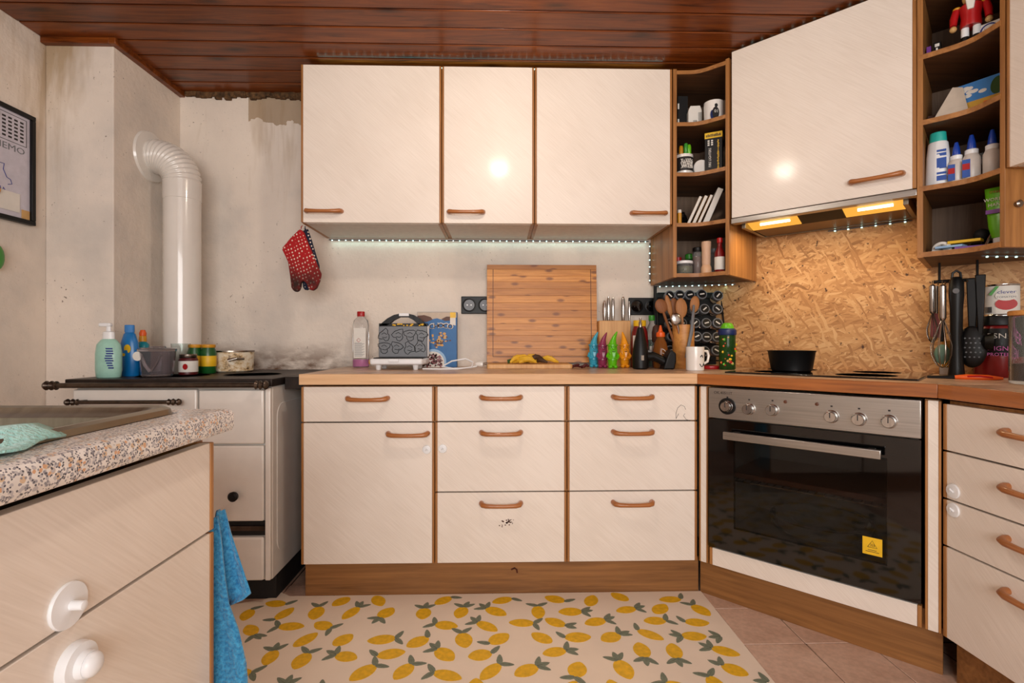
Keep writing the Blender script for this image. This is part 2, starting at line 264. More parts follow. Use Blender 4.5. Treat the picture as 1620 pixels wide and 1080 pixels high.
# ------------------------------------------------------------------ mesh building
class MB:
    def __init__(s): s.v = []; s.f = []; s.m = []
    def add(s, vs, fs, mi=0):
        b = len(s.v); s.v += [tuple(v) for v in vs]; s.f += [tuple(b+i for i in f) for f in fs]; s.m += [mi]*len(fs); return s
    def box(s, x0, x1, y0, y1, z0, z1, mi=0):
        return s.add([(x0,y0,z0),(x1,y0,z0),(x1,y1,z0),(x0,y1,z0),(x0,y0,z1),(x1,y0,z1),(x1,y1,z1),(x0,y1,z1)],
                     [(0,3,2,1),(4,5,6,7),(0,1,5,4),(1,2,6,5),(2,3,7,6),(3,0,4,7)], mi)
    def prism(s, poly, a, b, axis='z', mi=0):
        n = len(poly); put = {'z': lambda p, h: (p[0], p[1], h), 'y': lambda p, h: (p[0], h, p[1]), 'x': lambda p, h: (h, p[0], p[1])}[axis]
        vs = [put(p, a) for p in poly] + [put(p, b) for p in poly]
        fs = [tuple(range(n-1, -1, -1)), tuple(range(n, 2*n))] + [(i, (i+1) % n, n+(i+1) % n, n+i) for i in range(n)]
        return s.add(vs, fs, mi)
    def lathe(s, prof, c=(0,0,0), seg=20, mi=0, axis='z', sx=1, sy=1):
        vs = []; n = len(prof)
        for r, h in prof:
            for k in range(seg):
                a = 2*pi*k/seg; x, y = r*cos(a)*sx, r*sin(a)*sy
                p = {'z': (x, y, h), 'y': (x, h, y), 'x': (h, x, y)}[axis]
                vs.append((c[0]+p[0], c[1]+p[1], c[2]+p[2]))
        fs = [(i*seg+k, i*seg+(k+1) % seg, (i+1)*seg+(k+1) % seg, (i+1)*seg+k) for i in range(n-1) for k in range(seg)]
        fs += [tuple(range(seg-1, -1, -1)), tuple((n-1)*seg+k for k in range(seg))]
        return s.add(vs, fs, mi)
    def tube(s, path, r, seg=10, mi=0):
        P = [Vector(p) for p in path]; n = len(P); R = r if isinstance(r, (list, tuple)) else [r]*n; vs = []
        up = Vector((0.13, 0.21, 0.97)).normalized()
        for i in range(n):
            t = (P[min(i+1, n-1)]-P[max(i-1, 0)]).normalized()
            if i == 0: u = t.cross(up); u = u if u.length > 1e-3 else t.cross(Vector((1,0,0))); u.normalize()
            else: u = (u - t*u.dot(t)).normalized()
            w_ = t.cross(u)
            for k in range(seg):
                a = 2*pi*k/seg; vs.append(P[i]+(u*cos(a)+w_*sin(a))*R[i])
        fs = [(i*seg+k, i*seg+(k+1) % seg, (i+1)*seg+(k+1) % seg, (i+1)*seg+k) for i in range(n-1) for k in range(seg)]
        fs += [tuple(range(seg-1, -1, -1)), tuple((n-1)*seg+k for k in range(seg))]
        return s.add(vs, fs, mi)
    def ball(s, c, rx, ry=None, rz=None, seg=14, rings=9, mi=0):
        ry = ry or rx; rz = rz or rx
        pr = [(max(1e-4, sin(pi*i/(rings))), -cos(pi*i/(rings))) for i in range(rings+1)]
        vs = [(c[0]+r*rx*cos(2*pi*k/seg), c[1]+r*ry*sin(2*pi*k/seg), c[2]+h*rz) for r, h in pr for k in range(seg)]
        fs = [(i*seg+k, i*seg+(k+1) % seg, (i+1)*seg+(k+1) % seg, (i+1)*seg+k) for i in range(rings) for k in range(seg)]
        return s.add(vs, fs, mi)
    def mesh(s, name, mats, bevel=0.0, seg=2, sharp=38, flat=False):
        me = bpy.data.meshes.new(name); me.from_pydata(s.v, [], s.f)
        for m in (mats if isinstance(mats, (list, tuple)) else [mats]): me.materials.append(m)
        me.polygons.foreach_set('material_index', s.m)
        bm = bmesh.new(); bm.from_mesh(me); bmesh.ops.recalc_face_normals(bm, faces=bm.faces)
        if bevel:
            es = [e for e in bm.edges if len(e.link_faces) == 2 and e.calc_face_angle(0) > 0.5]
            old = {f for f in bm.faces}
            nf = bmesh.ops.bevel(bm, geom=es, offset=bevel, segments=seg, affect='EDGES', profile=0.5, clamp_overlap=True)['faces']
            for f in bm.faces: f.smooth = False
            for f in nf: f.smooth = True
        bm.to_mesh(me); bm.free()
        if not flat and (not bevel or sharp != 38): me.shade_smooth(); me.set_sharp_from_angle(angle=radians(sharp))
        return me
    def build(s, name, mats, parent=None, **kw):
        return link(name, s.mesh(name, mats, **kw), parent)
def link(name, me, parent=None, loc=None, rot=None):
    o = bpy.data.objects.new(name, me); C.objects.link(o); o.parent = parent
    if loc: o.location = loc
    if rot: o.rotation_euler = rot
    return o
def tag(o, label, cat, group=None):
    o['label'] = label; o['category'] = cat
    if group: o['group'] = group
    return o
def thing(name, label, cat, loc=(0,0,0), rz=0.0, group=None, rot=None):
    o = bpy.data.objects.new(name, None); C.objects.link(o); o.location = loc; o.rotation_euler = rot or (0, 0, rz)
    o.empty_display_size = 0.05; return tag(o, label, cat, group)
def bx(name, par, d, m, bevel=0.0012, **kw): return MB().box(*d).build(name, m, par, bevel=bevel, **kw)
def lathe(name, par, prof, m, c=(0,0,0), seg=20, axis='z', sx=1, sy=1): return MB().lathe(prof, c, seg, 0, axis, sx, sy).build(name, m, par)
def tube(name, par, path, r, m, seg=10): return MB().tube(path, r, seg).build(name, m, par)
def struct(o, label=None):
    o['kind'] = 'structure'
    if label: o['label'] = label
    return o
def text(par, s, size, m, loc, rot=(pi/2,0,0), name='lettering', sx=1.0, depth=0.0003):
    cu = bpy.data.curves.new('t', 'FONT'); cu.body = s; cu.size = size; cu.extrude = depth; cu.align_x = 'CENTER'; cu.align_y = 'CENTER'; cu.resolution_u = 2
    tmp = bpy.data.objects.new('t', cu); C.objects.link(tmp)
    bpy.context.view_layer.update()
    me = bpy.data.meshes.new_from_object(tmp.evaluated_get(bpy.context.evaluated_depsgraph_get())); me.name = name
    bpy.data.objects.remove(tmp); me.materials.clear(); me.materials.append(m)
    if sx != 1: me.transform(Matrix.Diagonal((sx, 1, 1, 1)))
    return link(name, me, par, loc, rot)
def strokes(par, lines, r, m, name='lettering'):      # pen strokes as one mesh of thin tubes
    b = MB()
    for p in lines: b.tube(p, r, 5)
    return b.build(name, m, par)
def arc(cx, cz, r, a0, a1, n, y=0.0, rz=None):
    return [(cx+r*cos(radians(a0+(a1-a0)*i/n)), y, cz+(rz or r)*sin(radians(a0+(a1-a0)*i/n))) for i in range(n+1)]
def disc(par, name, x, z, rx, rz, y, m, seg=20, th=0.0004, lo=(-9,-9)):
    poly = [(max(lo[0], x+rx*cos(2*pi*k/seg)), max(lo[1], z+rz*sin(2*pi*k/seg))) for k in range(seg)]
    return MB().prism(poly, y-th, y, 'y').build(name, m, par)

# ================================================================== SETTING
XL, XR, YW, YR, ZC = -1.83, 1.85, 2.542, -1.8, 2.195
fl = struct(bx('floor', None, (XL-.1, XR+.1, YR-.1, YW+.1, -.06, -.004), M['tile_far'], 0), 'floor of beige ceramic tiles with dark joints')
tm = MB().box(0, .2, 0, .217, -.008, 0).mesh('tile', M['tile'], bevel=.0015, seg=1)
gr = MB().box(-1.04, 1.40, -.36, 2.05, -.006, -.0030).build('grout_bed', M['grout'], fl)
for i in range(-10, 2):
    for j in range(-9, 3):
        x, y = .9915+.203*i, 1.6295+.22*j
        if -1.05 < x < 1.25 and -.37 < y < 1.9: link('tile', tm, fl, (x, y, 0))
wb = struct(bx('wall_back', None, (XL-.1, XR+.1, YW, YW+.1, 0, ZC+.1), M['plaster'], 0), 'stained off white plaster back wall')
wl = struct(bx('wall_left', None, (XL-.1, XL, YR, YW, 0, ZC+.1), M['plaster_c'], 0), 'worn off white plaster left wall')
wr = struct(bx('wall_right', None, (XR, XR+.1, YR, YW, 0, ZC+.1), M['plaster_c'], 0))
ch = struct(bx('wall_chimney', None, (XL, -1.56, 2.11, YW, 0, ZC), M['plaster_c'], .004), 'square plaster chimney breast in the left corner')
rw = MB(); rw.box(XL-.1, XR+.1, YR-.1, YR, 0, .7); rw.box(XL-.1, XR+.1, YR-.1, YR, 2.02, ZC+.1); rw.box(XL-.1, -1.05, YR-.1, YR, .7, 2.02); rw.box(1.25, XR+.1, YR-.1, YR, .7, 2.02)
struct(rw.build('wall_rear', M['plaster_c'], None))
wd = struct(bpy.data.objects.new('window_1', None)); C.objects.link(wd); wd.location = (0.1, YR-.05, 1.36)  # unseen window, added to go with the fill light
f_ = MB()
for d in [(-1.15,1.15,-.03,.03,.60,.66), (-1.15,1.15,-.03,.03,-.66,-.60), (-1.15,-1.09,-.03,.03,-.6,.6), (1.09,1.15,-.03,.03,-.6,.6), (-.04,.04,-.03,.03,-.6,.6)]: f_.box(*d)
f_.build('window_frame', M['white'], wd, bevel=.004)
ce = struct(bx('ceiling', None, (XL-.1, XR+.1, YR-.1, YW+.1, ZC+.004, ZC+.08), M['pine_dark'], 0), 'ceiling of dark varnished pine boards')
bm_ = MB().box(XL, XR, 0, .104, -.012, 0).mesh('board', M['pine'], bevel=.004, seg=2)
y = YW-.1045; k = 0
while y > YR-.1:
    link('board', bm_, ce, (0, y, ZC+.008)); y -= .1105; k += 1
struct(bx('trim_1', None, (XL, -1.56, 2.085, 2.112, ZC-.028, ZC), M['pine'], .003)); struct(bx('trim_2', None, (-1.562, -1.535, 2.085, YW, ZC-.028, ZC), M['pine'], .003))
cr = MB()
for i in range(30):
    x = -1.53+i*.024; cr.box(x, x+.03, YW-.012-random.random()*.012, YW, ZC-.022-random.random()*.02, ZC)
struct(cr.build('trim_3', M['crumble'], None, bevel=.003), 'crumbling mortar joint under the ceiling')

# ================================================================== KITCHEN UNITS
hp = [(-.074,.002,.004), (-.074,-.010,.004), (-.069,-.022,.002), (-.056,-.028,0), (-.02,-.030,-.001), (.02,-.030,-.001), (.056,-.028,0), (.069,-.022,.002), (.074,-.010,.004), (.074,.002,.004)]
hmesh = MB().tube(hp, [.009,.0095,.0098,.0085,.0075,.0075,.0085,.0098,.0095,.009], 12).mesh('handle', M['handle'])
def handle(par, x, z, y=0.0): return link('handle', hmesh, par, (x, y, z))
lkm = MB().lathe([(.0155,.0),(.0165,-.002),(.0155,-.0045),(.013,-.005)], axis='y', seg=20).tube([(-.004,-.005,-.004),(0,-.009,.004),(.004,-.005,-.002)], .0022, 6).mesh('lock', M['white'])
def lock(par, x, z, y=0.0, s=1.0): o = link('child_lock', lkm, par, (x, y, z)); o.scale = (s, s, s); return o
def front(par, name, x0, x1, z0, z1, edge=.010, th=.019, left=True, right=True):
    """white laminate front with oak lippings; local y=0 is the visible face"""
    g = .0015; a = x0+(edge if left else g); b = x1-(edge if right else g)
    d = MB().box(a, b, 0, th, z0+g, z1-g).build(name, M['lam'], par, bevel=.001)
    if left: MB().box(x0+g, a, -.002, th, z0+g, z1-g).build('edge_strip', M['oak_z'], d, bevel=.002)
    if right: MB().box(b, x1-g, -.002, th, z0+g, z1-g).build('edge_strip', M['oak_z'], d, bevel=.002)
    return d
ZT, ZB = .806, .138          # base fronts
WT = .853                    # worktop surface
CT = lambda: None
def base(name_label, loc, rz, wid, depth=.56, cat='cabinet'):
    t = thing('base_cabinet', name_label, cat, loc, rz, None)
    b = MB(); b.box(0, .016, .02, depth, ZB, ZT); b.box(wid-.016, wid, .02, depth, ZB, ZT); b.box(.016, wid-.016, .02, depth, ZB, ZB+.016); b.box(.016, wid-.016, depth-.01, depth, ZB, ZT); b.box(.016, wid-.016, .02, depth, ZT-.016, ZT)
    b.build('carcass', M['oak_z'], t); return t
XB, YB = -.7426, 1.936
c1 = base('white base cabinet with one drawer above a door, nearest the stove', (XB, YB, 0), 0, .5)
d = front(c1, 'drawer', 0, .5, .6725, ZT); handle(d, .25, .759)
d = front(c1, 'door', 0, .5, ZB, .6705); handle(d, .40, .626); lock(d, .470, .568)
c2 = base('white cabinet with three drawers and rust stain, middle of the back run', (XB+.5, YB, 0), 0, .5)
c3 = base('white three-drawer cabinet with a pen scribble, beside the oven', (XB+1.0, YB, 0), 0, .5)
for c in (c2, c3):
    for (z0, z1, hz) in ((.6735, ZT, .762), (.4075, .6715, .629), (ZB, .4055, .361)):
        d = front(c, 'drawer', 0, .5, z0, z1); handle(d, .25, hz)
        if c is c2 and hz == .629: lock(d, .030, .571)
        if c is c2 and hz == .361:
            q = MB()
            for i in range(26):
                a = random.random()*6.28; r = random.random()**.6; px, pz = .275+r*.035*cos(a), .292+r*.014*sin(a)+.3*(r*.035*cos(a)); s = .0012+.004*random.random()*(1-r*.6)
                q.prism([(px+s*cos(b)*(1+.4*sin(3*b+i)), pz+s*.8*sin(b)) for b in [k*pi/4 for k in range(8)]], -.0005, .0001, 'y')
            q.build('rust_stain', M['rust'], d)
        if c is c3 and hz == .762:
            strokes(d, [[(.418,-.0004,.680),(.417,-.0004,.70),(.424,-.0004,.722),(.437,-.0004,.733),(.450,-.0004,.727),(.455,-.0004,.715)], [(.418,-.0004,.681),(.428,-.0004,.70)], [(.452,-.0004,.70),(.446,-.0004,.692),(.456,-.0004,.678),(.470,-.0004,.672)]], .0007, M['ink'], 'pen_scribble')
pl = tag(bx('plinth', None, (XB, .779, YB+.045, YB+.062, 0, ZB-.002), M['plinth'], .001), 'long oak plinth board under the back cabinets with a brown mark', 'plinth')
q = MB().tube([(.047,1.9805,.092),(.060,1.9805,.098),(.068,1.9805,.092),(.070,1.9805,.080)], .0035, 6).build('brown_mark', M['rust'], pl)

S2 = 1/sqrt(2)
A = (.759, 1.936)
def DL(t, n, z=0.0): return (A[0]+(t+n)*S2, A[1]+(-t+n)*S2, z)
# corner unit with the built-in oven
ou = thing('oven_housing', 'diagonal corner oven housing with narrow white side panels and oak edges', 'cabinet', (A[0], A[1], 0), radians(-45))
front(ou, 'side_panel', .004, .040, ZB, ZT, edge=.007); front(ou, 'side_panel', .676, .716, ZB, ZT, edge=.008)
front(ou, 'bottom_panel', .044, .672, ZB, .205, edge=.012)
b = MB(); b.box(.004, .04, .02, .45, ZB, ZT); b.box(.676, .71, .02, .45, ZB, ZT); b.box(.04, .676, .02, .45, ZB, .19); b.build('carcass', M['oak_z'], ou)
tag(bx('plinth', None, (-.01, .715, .045, .062, 0, ZB-.002), M['plinth'], .001), 'diagonal oak plinth board under the oven', 'plinth')
bpy.data.objects['plinth.001'].location = (A[0], A[1], 0); bpy.data.objects['plinth.001'].rotation_euler = (0, 0, radians(-45))
ov = thing('built_in_oven', 'steel built-in oven with black glass door and six knobs', 'oven', (A[0], A[1], 0), radians(-45))
ox0, ox1 = .047, .670
b = MB(); b.box(ox0+.03, ox1-.03, .03, .44, .24, .26); b.box(ox0+.03, ox1-.03, .03, .44, .67, .69); b.box(ox0+.01, ox0+.04, .03, .44, .24, .69); b.box(ox1-.04, ox1-.01, .03, .44, .24, .69); b.box(ox0+.03, ox1-.03, .43, .44, .24, .69)
b.build('oven_body', plain('oven_enamel', (128,120,110), .35), ov)
bx('control_panel', ov, (ox0, ox1, -.012, .03, .692, .804), M['steel'], .002)
pan = ov.children[-1]
text(pan, 'OK.40511T', .014, M['ink'], (.100, -.0124, .786))
for i, (t, z) in enumerate([(.116,.739),(.192,.736),(.269,.739),(.445,.735),(.519,.734),(.595,.735)]):
    kb = MB().lathe([(.021,0),(.021,-.004),(.0185,-.006),(.017,-.024),(.0155,-.026)], (t,-.012,z), 24, axis='y').build('knob', M['steel_v'], ov)
    bx('pointer', kb, (t-.0012, t+.0012, -.0395, -.037, z-.002, z+.015), M['ink'], 0)
    if i == 0: MB().lathe([(.030,0),(.030,-.005),(.022,-.006),(.022,0)], (t,-.012,z), 24, axis='y').build('black_ring', M['black'], kb)
    bx('dial_mark', pan, (t-.003, t+.003, -.0126, -.0119, z+.030, z+.035), M['ink'], 0)
for t in (.310, .404): lathe('indicator_lamp', ov, [(.0058,0),(.0058,-.003),(.003,-.0045)], M['brown'], (t,-.012,.771), 12, 'y')
dg = MB(); wx0, wx1, wz0, wz1 = .140, .588, .300, .622
for dd in [(ox0,ox1,-.012,.0,wz1,.688), (ox0,ox1,-.012,.0,.212,wz0), (ox0,wx0,-.012,.0,wz0,wz1), (wx1,ox1,-.012,.0,wz0,wz1)]: dg.box(*dd)
dr = dg.build('oven_door', M['black_gl'], ov)
bx('window_pane', dr, (wx0-.002, wx1+.002, -.0125, -.006, wz0-.002, wz1+.002), M['ovenglass'], 0)
hb = MB(); hb.box(.117, .580, -.058, -.044, .625, .652); hb.box(.135,.155,-.046,-.011,.630,.647); hb.box(.540,.560,-.046,-.011,.630,.647); hb.build('handle', M['steel'], ov, bevel=.002)
rk = MB()
for x in [ox0+.05+i*.026 for i in range(21)]: rk.tube([(x,.05,.46),(x,.40,.46)], .0022, 6)
for yy in (.05,.2,.40): rk.tube([(ox0+.045,yy,.457),(ox1-.045,yy,.457)], .003, 6)
rk.build('oven_rack', M['chrome'], ov)
bx('baking_tray', ov, (ox0+.05, ox1-.05, .06, .40, .465, .485), M['brown'], .004)
lathe('glass_dish', ov, [(.10,.262),(.16,.30),(.165,.335),(.155,.335),(.095,.27)], M['glass'], (.36,.22,0), 24)
st = bx('warning_sticker', ov, (.528, .578, -.0132, -.0122, .322, .375), M['yellow'], 0)
st['label'] = 'yellow warning sticker'
strokes(st, [[(.541,-.0136,.345),(.553,-.0136,.366),(.565,-.0136,.345),(.541,-.0136,.345)]] + [[(.549+i*.004,-.0136,.348),(.5505+i*.004,-.0136,.352),(.549+i*.004,-.0136,.356)] for i in range(3)], .0007, M['ink'], 'hot_surface_symbol')
b = MB()
for r_, ln in enumerate((.022, .034)): b.box(.553-ln/2, .553+ln/2, -.0136, -.0131, .336-r_*.005, .3375-r_*.005)
b.build('small_print', M['ink'], st)

# right run
c4 = base('white cabinet with four drawers and two round locks, right of the oven', (1.263, 1.424, 0), radians(-90), .6, .57)
for k, (z0, z1) in enumerate(((.667, ZT-.006), (.532, .665), (.3985, .530), (ZB, .3965))):
    d = front(c4, 'drawer', 0, .6, z0, z1, edge=.012); handle(d, .26, (.748,.612,.482,.352)[k])
    if k == 1: lock(d, .035, .5595, s=1.25)
    if k == 2: lock(d, .035, .507, s=1.2)
pr_ = tag(bx('plinth', None, (1.308, 1.325, .82, 1.43, 0, ZB-.002), M['plinth'], .001), 'short oak plinth board under the four-drawer cabinet', 'plinth')

# worktops
def slab(name, label, poly, edge_pts, edge_m):
    t = thing(name, label, 'worktop')
    MB().prism(poly, WT-.038, WT).build('slab', M['worktop'], t, bevel=.003)
    (x0,y0),(x1,y1) = edge_pts; dx, dy = x1-x0, y1-y0; L = math.hypot(dx,dy); ang = math.atan2(dy,dx)
    e = MB().box(0, L, -.004, .004, WT-.0395, WT+.0005).build('edge_band', edge_m, t, bevel=.002); e.location = (x0,y0,0); e.rotation_euler = (0,0,ang); return t
slab('worktop', 'worn beige worktop over the three back cabinets', [(-.745,1.925),(.752,1.925),(.752,2.54),(-.745,2.54)], ((-.745,1.925),(.752,1.925)), M['edge_beige'])
slab('worktop', 'diagonal corner worktop with brown wooden front edge above the oven', [(.754,1.925),(1.2515,1.4275),(1.845,1.4275),(1.845,2.54),(.754,2.54)], ((.754,1.925),(1.2515,1.4275)), M['edge_wood'])
slab('worktop', 'beige worktop with brown wooden edge over the right drawers', [(1.2515,1.4245),(1.2515,.8),(1.845,.8),(1.845,1.4245)], ((1.2515,1.4245),(1.2515,.8)), M['edge_wood'])

# upper cabinets
UZ0, UZ1 = 1.4825, 2.159
XU, YU = -.847, 2.206
def upper(label, x, wid, hx):
    t = thing('wall_cabinet', label, 'cabinet', (x, YU, 0))
    b = MB(); b.box(.001, .016, .02, .334, UZ0, UZ1); b.box(wid-.016, wid-.001, .02, .334, UZ0, UZ1); b.box(.016, wid-.016, .326, .334, UZ0, UZ1); b.box(.016, wid-.016, .02, .326, UZ1-.016, UZ1)
    b.build('carcass', M['oak_z'], t); bx('bottom_panel', t, (.016, wid-.016, .02, .326, UZ0, UZ0+.016), M['lam_under'])
    d = front(t, 'door', 0, wid, UZ0, UZ1, edge=.010); handle(d, hx, 1.527); return t
upper('wide white wall cabinet at the left end above the oven mitts', XU, .6, .100)
upper('narrow white wall cabinet in the middle, with a lamp reflection', XU+.6, .4, .105)
upper('wide white wall cabinet next to the open corner shelf', XU+1.0, .6, .495)
DUo = (.963, 2.107)
hc = thing('hood_cabinet', 'diagonal white corner wall cabinet above the extractor hood', 'cabinet', (DUo[0], DUo[1], 0), radians(-45))
b = MB(); b.box(.002,.018,.02,.335,UZ0,UZ1); b.box(.597,.613,.02,.335,UZ0,UZ1); b.box(.018,.597,.325,.335,UZ0+.03,UZ1); b.box(.018,.597,.02,.325,UZ1-.016,UZ1); b.box(.018,.597,.02,.325,UZ0+.03,UZ0+.04); b.build('carcass', M['oak_z'], hc)
d = front(hc, 'door', .004, .612, UZ0+.004, UZ1+.02, edge=.012, left=False); handle(d, .500, 1.540)
hd = thing('extractor_hood', 'slim extractor hood with two lit yellow lamps under the corner cabinet', 'extractor hood', (DUo[0], DUo[1], 0), radians(-45))
bx('front_lip', hd, (.004, .612, -.004, .030, UZ0-.020, UZ0+.002), M['steel'], .002)
b = MB(); b.box(.03,.585,.03,.045,1.474,1.484); b.box(.03,.585,.305,.32,1.447,1.484); b.box(.03,.045,.045,.305,1.447,1.484); b.box(.57,.585,.045,.305,1.447,1.484); b.box(.045,.57,.045,.305,1.478,1.484); b.build('hood_body', M['steel_dk'], hd, bevel=.001)
MB().prism([(.046,1.474),(.135,1.449),(.135,1.478),(.046,1.478)], .235, .385, 'x').build('control_strip', M['black'], hd)
for a_, b_ in ((.047,.233),(.387,.568)):
    lp = MB().prism([(.050,1.472),(.133,1.450),(.133,1.477),(.050,1.477)], a_, b_, 'x').build('lamp_cover', M['hoodlamp'], hd); MB().tube([(a_+.045,.083,1.4625),(b_-.03,.083,1.4625)], .007, 8).build('lamp_tube', M['hoodbulb'], lp)
bx('grease_filter', hd, (.047, .568, .137, .303, 1.450, 1.470), plain('bronze_filter', (122,98,66), .4, .8), .002)
for t in (.14, .478):
    l = bpy.data.lights.new('hood_lamp_light', 'AREA'); l.shape = 'RECTANGLE'; l.size = .16; l.size_y = .07; l.energy = 1.1; l.color = (1, .76, .45)
    o = bpy.data.objects.new('hood_lamp_light', l); C.objects.link(o); o.parent = hd; o.location = (t, .09, 1.446)

# open corner shelves
SZ = [1.2635, 1.4825, 1.702, 1.9205, 2.1455]      # shelf centre heights
def openshelf(label, poly, fl_, fr_, mid, inner_back):
    """poly: plan outline, fl_/fr_: side panel segments (front, back), mid: front bend"""
    t = thing('corner_shelf', label, 'shelf')
    z0, z1 = SZ[0]-.008, SZ[-1]+.008
    for (p, q) in (fl_, fr_):
        p, q = Vector(p), Vector(q); dirv = (q-p).normalized(); nrm = Vector((-dirv.y, dirv.x)); ctr = Vector(mid)
        if (ctr-p).dot(nrm) < 0: nrm = -nrm
        MB().prism([tuple(p), tuple(q), tuple(q+nrm*.016), tuple(p+nrm*.016)], z0-.002, z1+.006).build('side_panel', M['oak_z'], t, bevel=.001)
    for i, z in enumerate(SZ):
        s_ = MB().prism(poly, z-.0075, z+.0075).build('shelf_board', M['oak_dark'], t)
        fe = poly[:7]; e = MB()
        for k in range(len(fe)-1):
            (x0,y0),(x1,y1) = fe[k], fe[k+1]; d_ = Vector((x1-x0,y1-y0)).normalized(); n_ = Vector((d_.y,-d_.x))
            if n_.y > 0 and n_.x > 0: n_ = -n_
            e.prism([(x0,y0),(x1,y1),(x1+n_.x*.003,y1+n_.y*.003),(x0+n_.x*.003,y0+n_.y*.003)], z-.0082, z+.0082)
        e.build('edge_band', M['oak_x'], s_)
    b = MB()
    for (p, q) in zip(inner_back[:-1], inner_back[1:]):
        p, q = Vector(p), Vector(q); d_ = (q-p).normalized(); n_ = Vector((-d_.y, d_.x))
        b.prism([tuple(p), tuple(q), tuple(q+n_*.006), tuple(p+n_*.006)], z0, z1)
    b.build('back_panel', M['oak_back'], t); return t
def bend(p0, m, p1, k=.4):
    p0, m, p1 = Vector(p0), Vector(m), Vector(p1); a = m+(p0-m)*k; b_ = m+(p1-m)*k
    return [tuple(p0)] + [tuple(a*(1-u)**2+m*2*u*(1-u)+b_*u*u) for u in (0, .25, .5, .75, 1)] + [tuple(p1)]
FLp, MLp, FRp = (.757,2.206), (.868,2.206), (.9605,2.1115)
BRp = (FRp[0]+.235, FRp[1]+.235)
openshelf('tall open oak corner shelf with mugs and jars, left of the hood', bend((FLp[0]+.014,FLp[1]+.004), MLp, (FRp[0]-.004,FRp[1]+.012))+[BRp, (1.0,2.535), (.77,2.535)],
          (FLp, (FLp[0],2.538)), (FRp, BRp), (.95,2.35), [(1.19,2.342),(1.0,2.532),(.772,2.532)])
FL2, ML2, FR2 = (1.397,1.676), (1.490,1.583), (1.490,1.470)
BL2 = (FL2[0]+.236, FL2[1]+.236)
openshelf('tall open oak corner shelf with glue bottles, right of the hood', bend((FL2[0]+.006,FL2[1]-.002), ML2, (FR2[0],FR2[1]+.012))+[(1.842,1.482),(1.842,1.71),(BL2[0],BL2[1]-.006)],
          (FL2, BL2), (FR2, (1.845,1.470)), (1.65,1.62), [(1.838,1.48),(1.838,1.705),(BL2[0]+.002,BL2[1]-.008)])
rc = thing('wall_cabinet', 'white wall cabinet at the right edge beside the glue shelf', 'cabinet', (1.490, 1.466, 0), radians(-90))
b = MB(); b.box(.001,.016,.02,.35,UZ0,UZ1); b.box(.584,.599,.02,.35,UZ0,UZ1); b.box(.016,.584,.34,.35,UZ0,UZ1); b.box(.016,.584,.02,.34,UZ1-.016,UZ1); b.build('carcass', M['oak_z'], rc); bx('bottom_panel', rc, (.016,.584,.02,.34,UZ0,UZ0+.016), M['lam_under'])
d = front(rc, 'door', 0, .6, UZ0, UZ1); handle(d, .48, 1.527)
tag(MB().lathe([(.007,0),(.007,-.010),(.011,-.014),(.006,-.018)], (at(1608,323,1.468).x,1.4705,at(1608,323,1.468).z), 12, 0, 'y').build('cabinet_hook', M['chrome'], None), 'small chrome hook on the side of the right corner shelf', 'hook')

# OSB splashback
n0 = (3.55-2.695)/sqrt(2)
ob = tag(MB().box(-.236, .918, n0, n0+.012, WT+.0005, 1.62).build('splashback', M['osb'], None, bevel=.001), 'raw chipboard splashback panel behind the cooktop', 'splashback')
ob.location = (A[0], A[1], 0); ob.rotation_euler = (0, 0, radians(-45))

# ================================================================== SINK UNIT (left foreground)
su = thing('sink_cabinet', 'white sink base cabinet with drawer, door and round white knobs in the foreground', 'cabinet', (-.53, -.24, 0), radians(90))
b = MB(); b.box(0,.016,.02,.60,ZB,.792); b.box(1.187,1.203,.02,.60,ZB,.792); b.box(.016,1.187,.59,.60,ZB,.792); b.box(.016,1.187,.02,.59,ZB,ZB+.016); b.box(.592,.608,.02,.59,ZB,.792); b.build('carcass', M['oak_z'], su)
for x0, x1 in ((0,.602),(.602,1.203)):
    d1 = front(su, 'drawer', x0, x1, .627, .791, edge=.012, left=False); d2 = front(su, 'door', x0, x1, ZB, .625, edge=.012, left=False)
    if x0 > .5:
        kx = .64+.24
        o = MB().lathe([(.027,0),(.028,-.002),(.027,-.005),(.010,-.006),(.006,-.007),(.0055,-.022),(.003,-.023)], (kx,0,.652), 28, axis='y').build('round_knob', M['white'], d1)
        o = MB().lathe([(.027,0),(.028,-.003),(.026,-.012),(.017,-.014),(.016,-.020),(.0155,-.022)], (.649+.24,0,.574), 28, axis='y').build('round_knob', M['white'], d2); MB().ball((.649+.24,-.024,.574), .015, .010, .015).build('knob_cap', M['white'], o)
bx('plinth_board', su, (0,1.203,.05,.066,0,ZB-.002), M['plinth'])
sw = thing('sink_worktop', 'speckled grey and beige worktop with rounded front around the sink', 'worktop', (0,0,0))
def rim(x0,x1,y0,y1,n=6,r=.03):
    pts = []
    for cx, cy, a0 in ((x1-r,y1-r,0),(x0+r,y1-r,90),(x0+r,y0+r,180),(x1-r,y0+r,270)):
        for i in range(n+1): a = radians(a0+90*i/n); pts.append((cx+r*cos(a), cy+r*sin(a)))
    return pts
sx0, sx1, sy0, sy1 = -1.075, -.570, .10, .932
b = MB()
for d in [(-1.15,-.512,-.26,.10,.806,.848), (-1.15,-.512,.932,.977,.806,.848), (-.570,-.512,.10,.932,.806,.848), (-1.15,-1.075,.10,.932,.806,.848)]: b.box(*d)
b.prism([(-.512,.806),(-.504,.809),(-.500,.816),(-.500,.838),(-.504,.845),(-.512,.848)], -.26, .977, 'y')
b.build('slab', M['granite'], sw)
sk = thing('steel_sink', 'worn stainless steel inset sink in the speckled worktop', 'sink', (0,0,0))
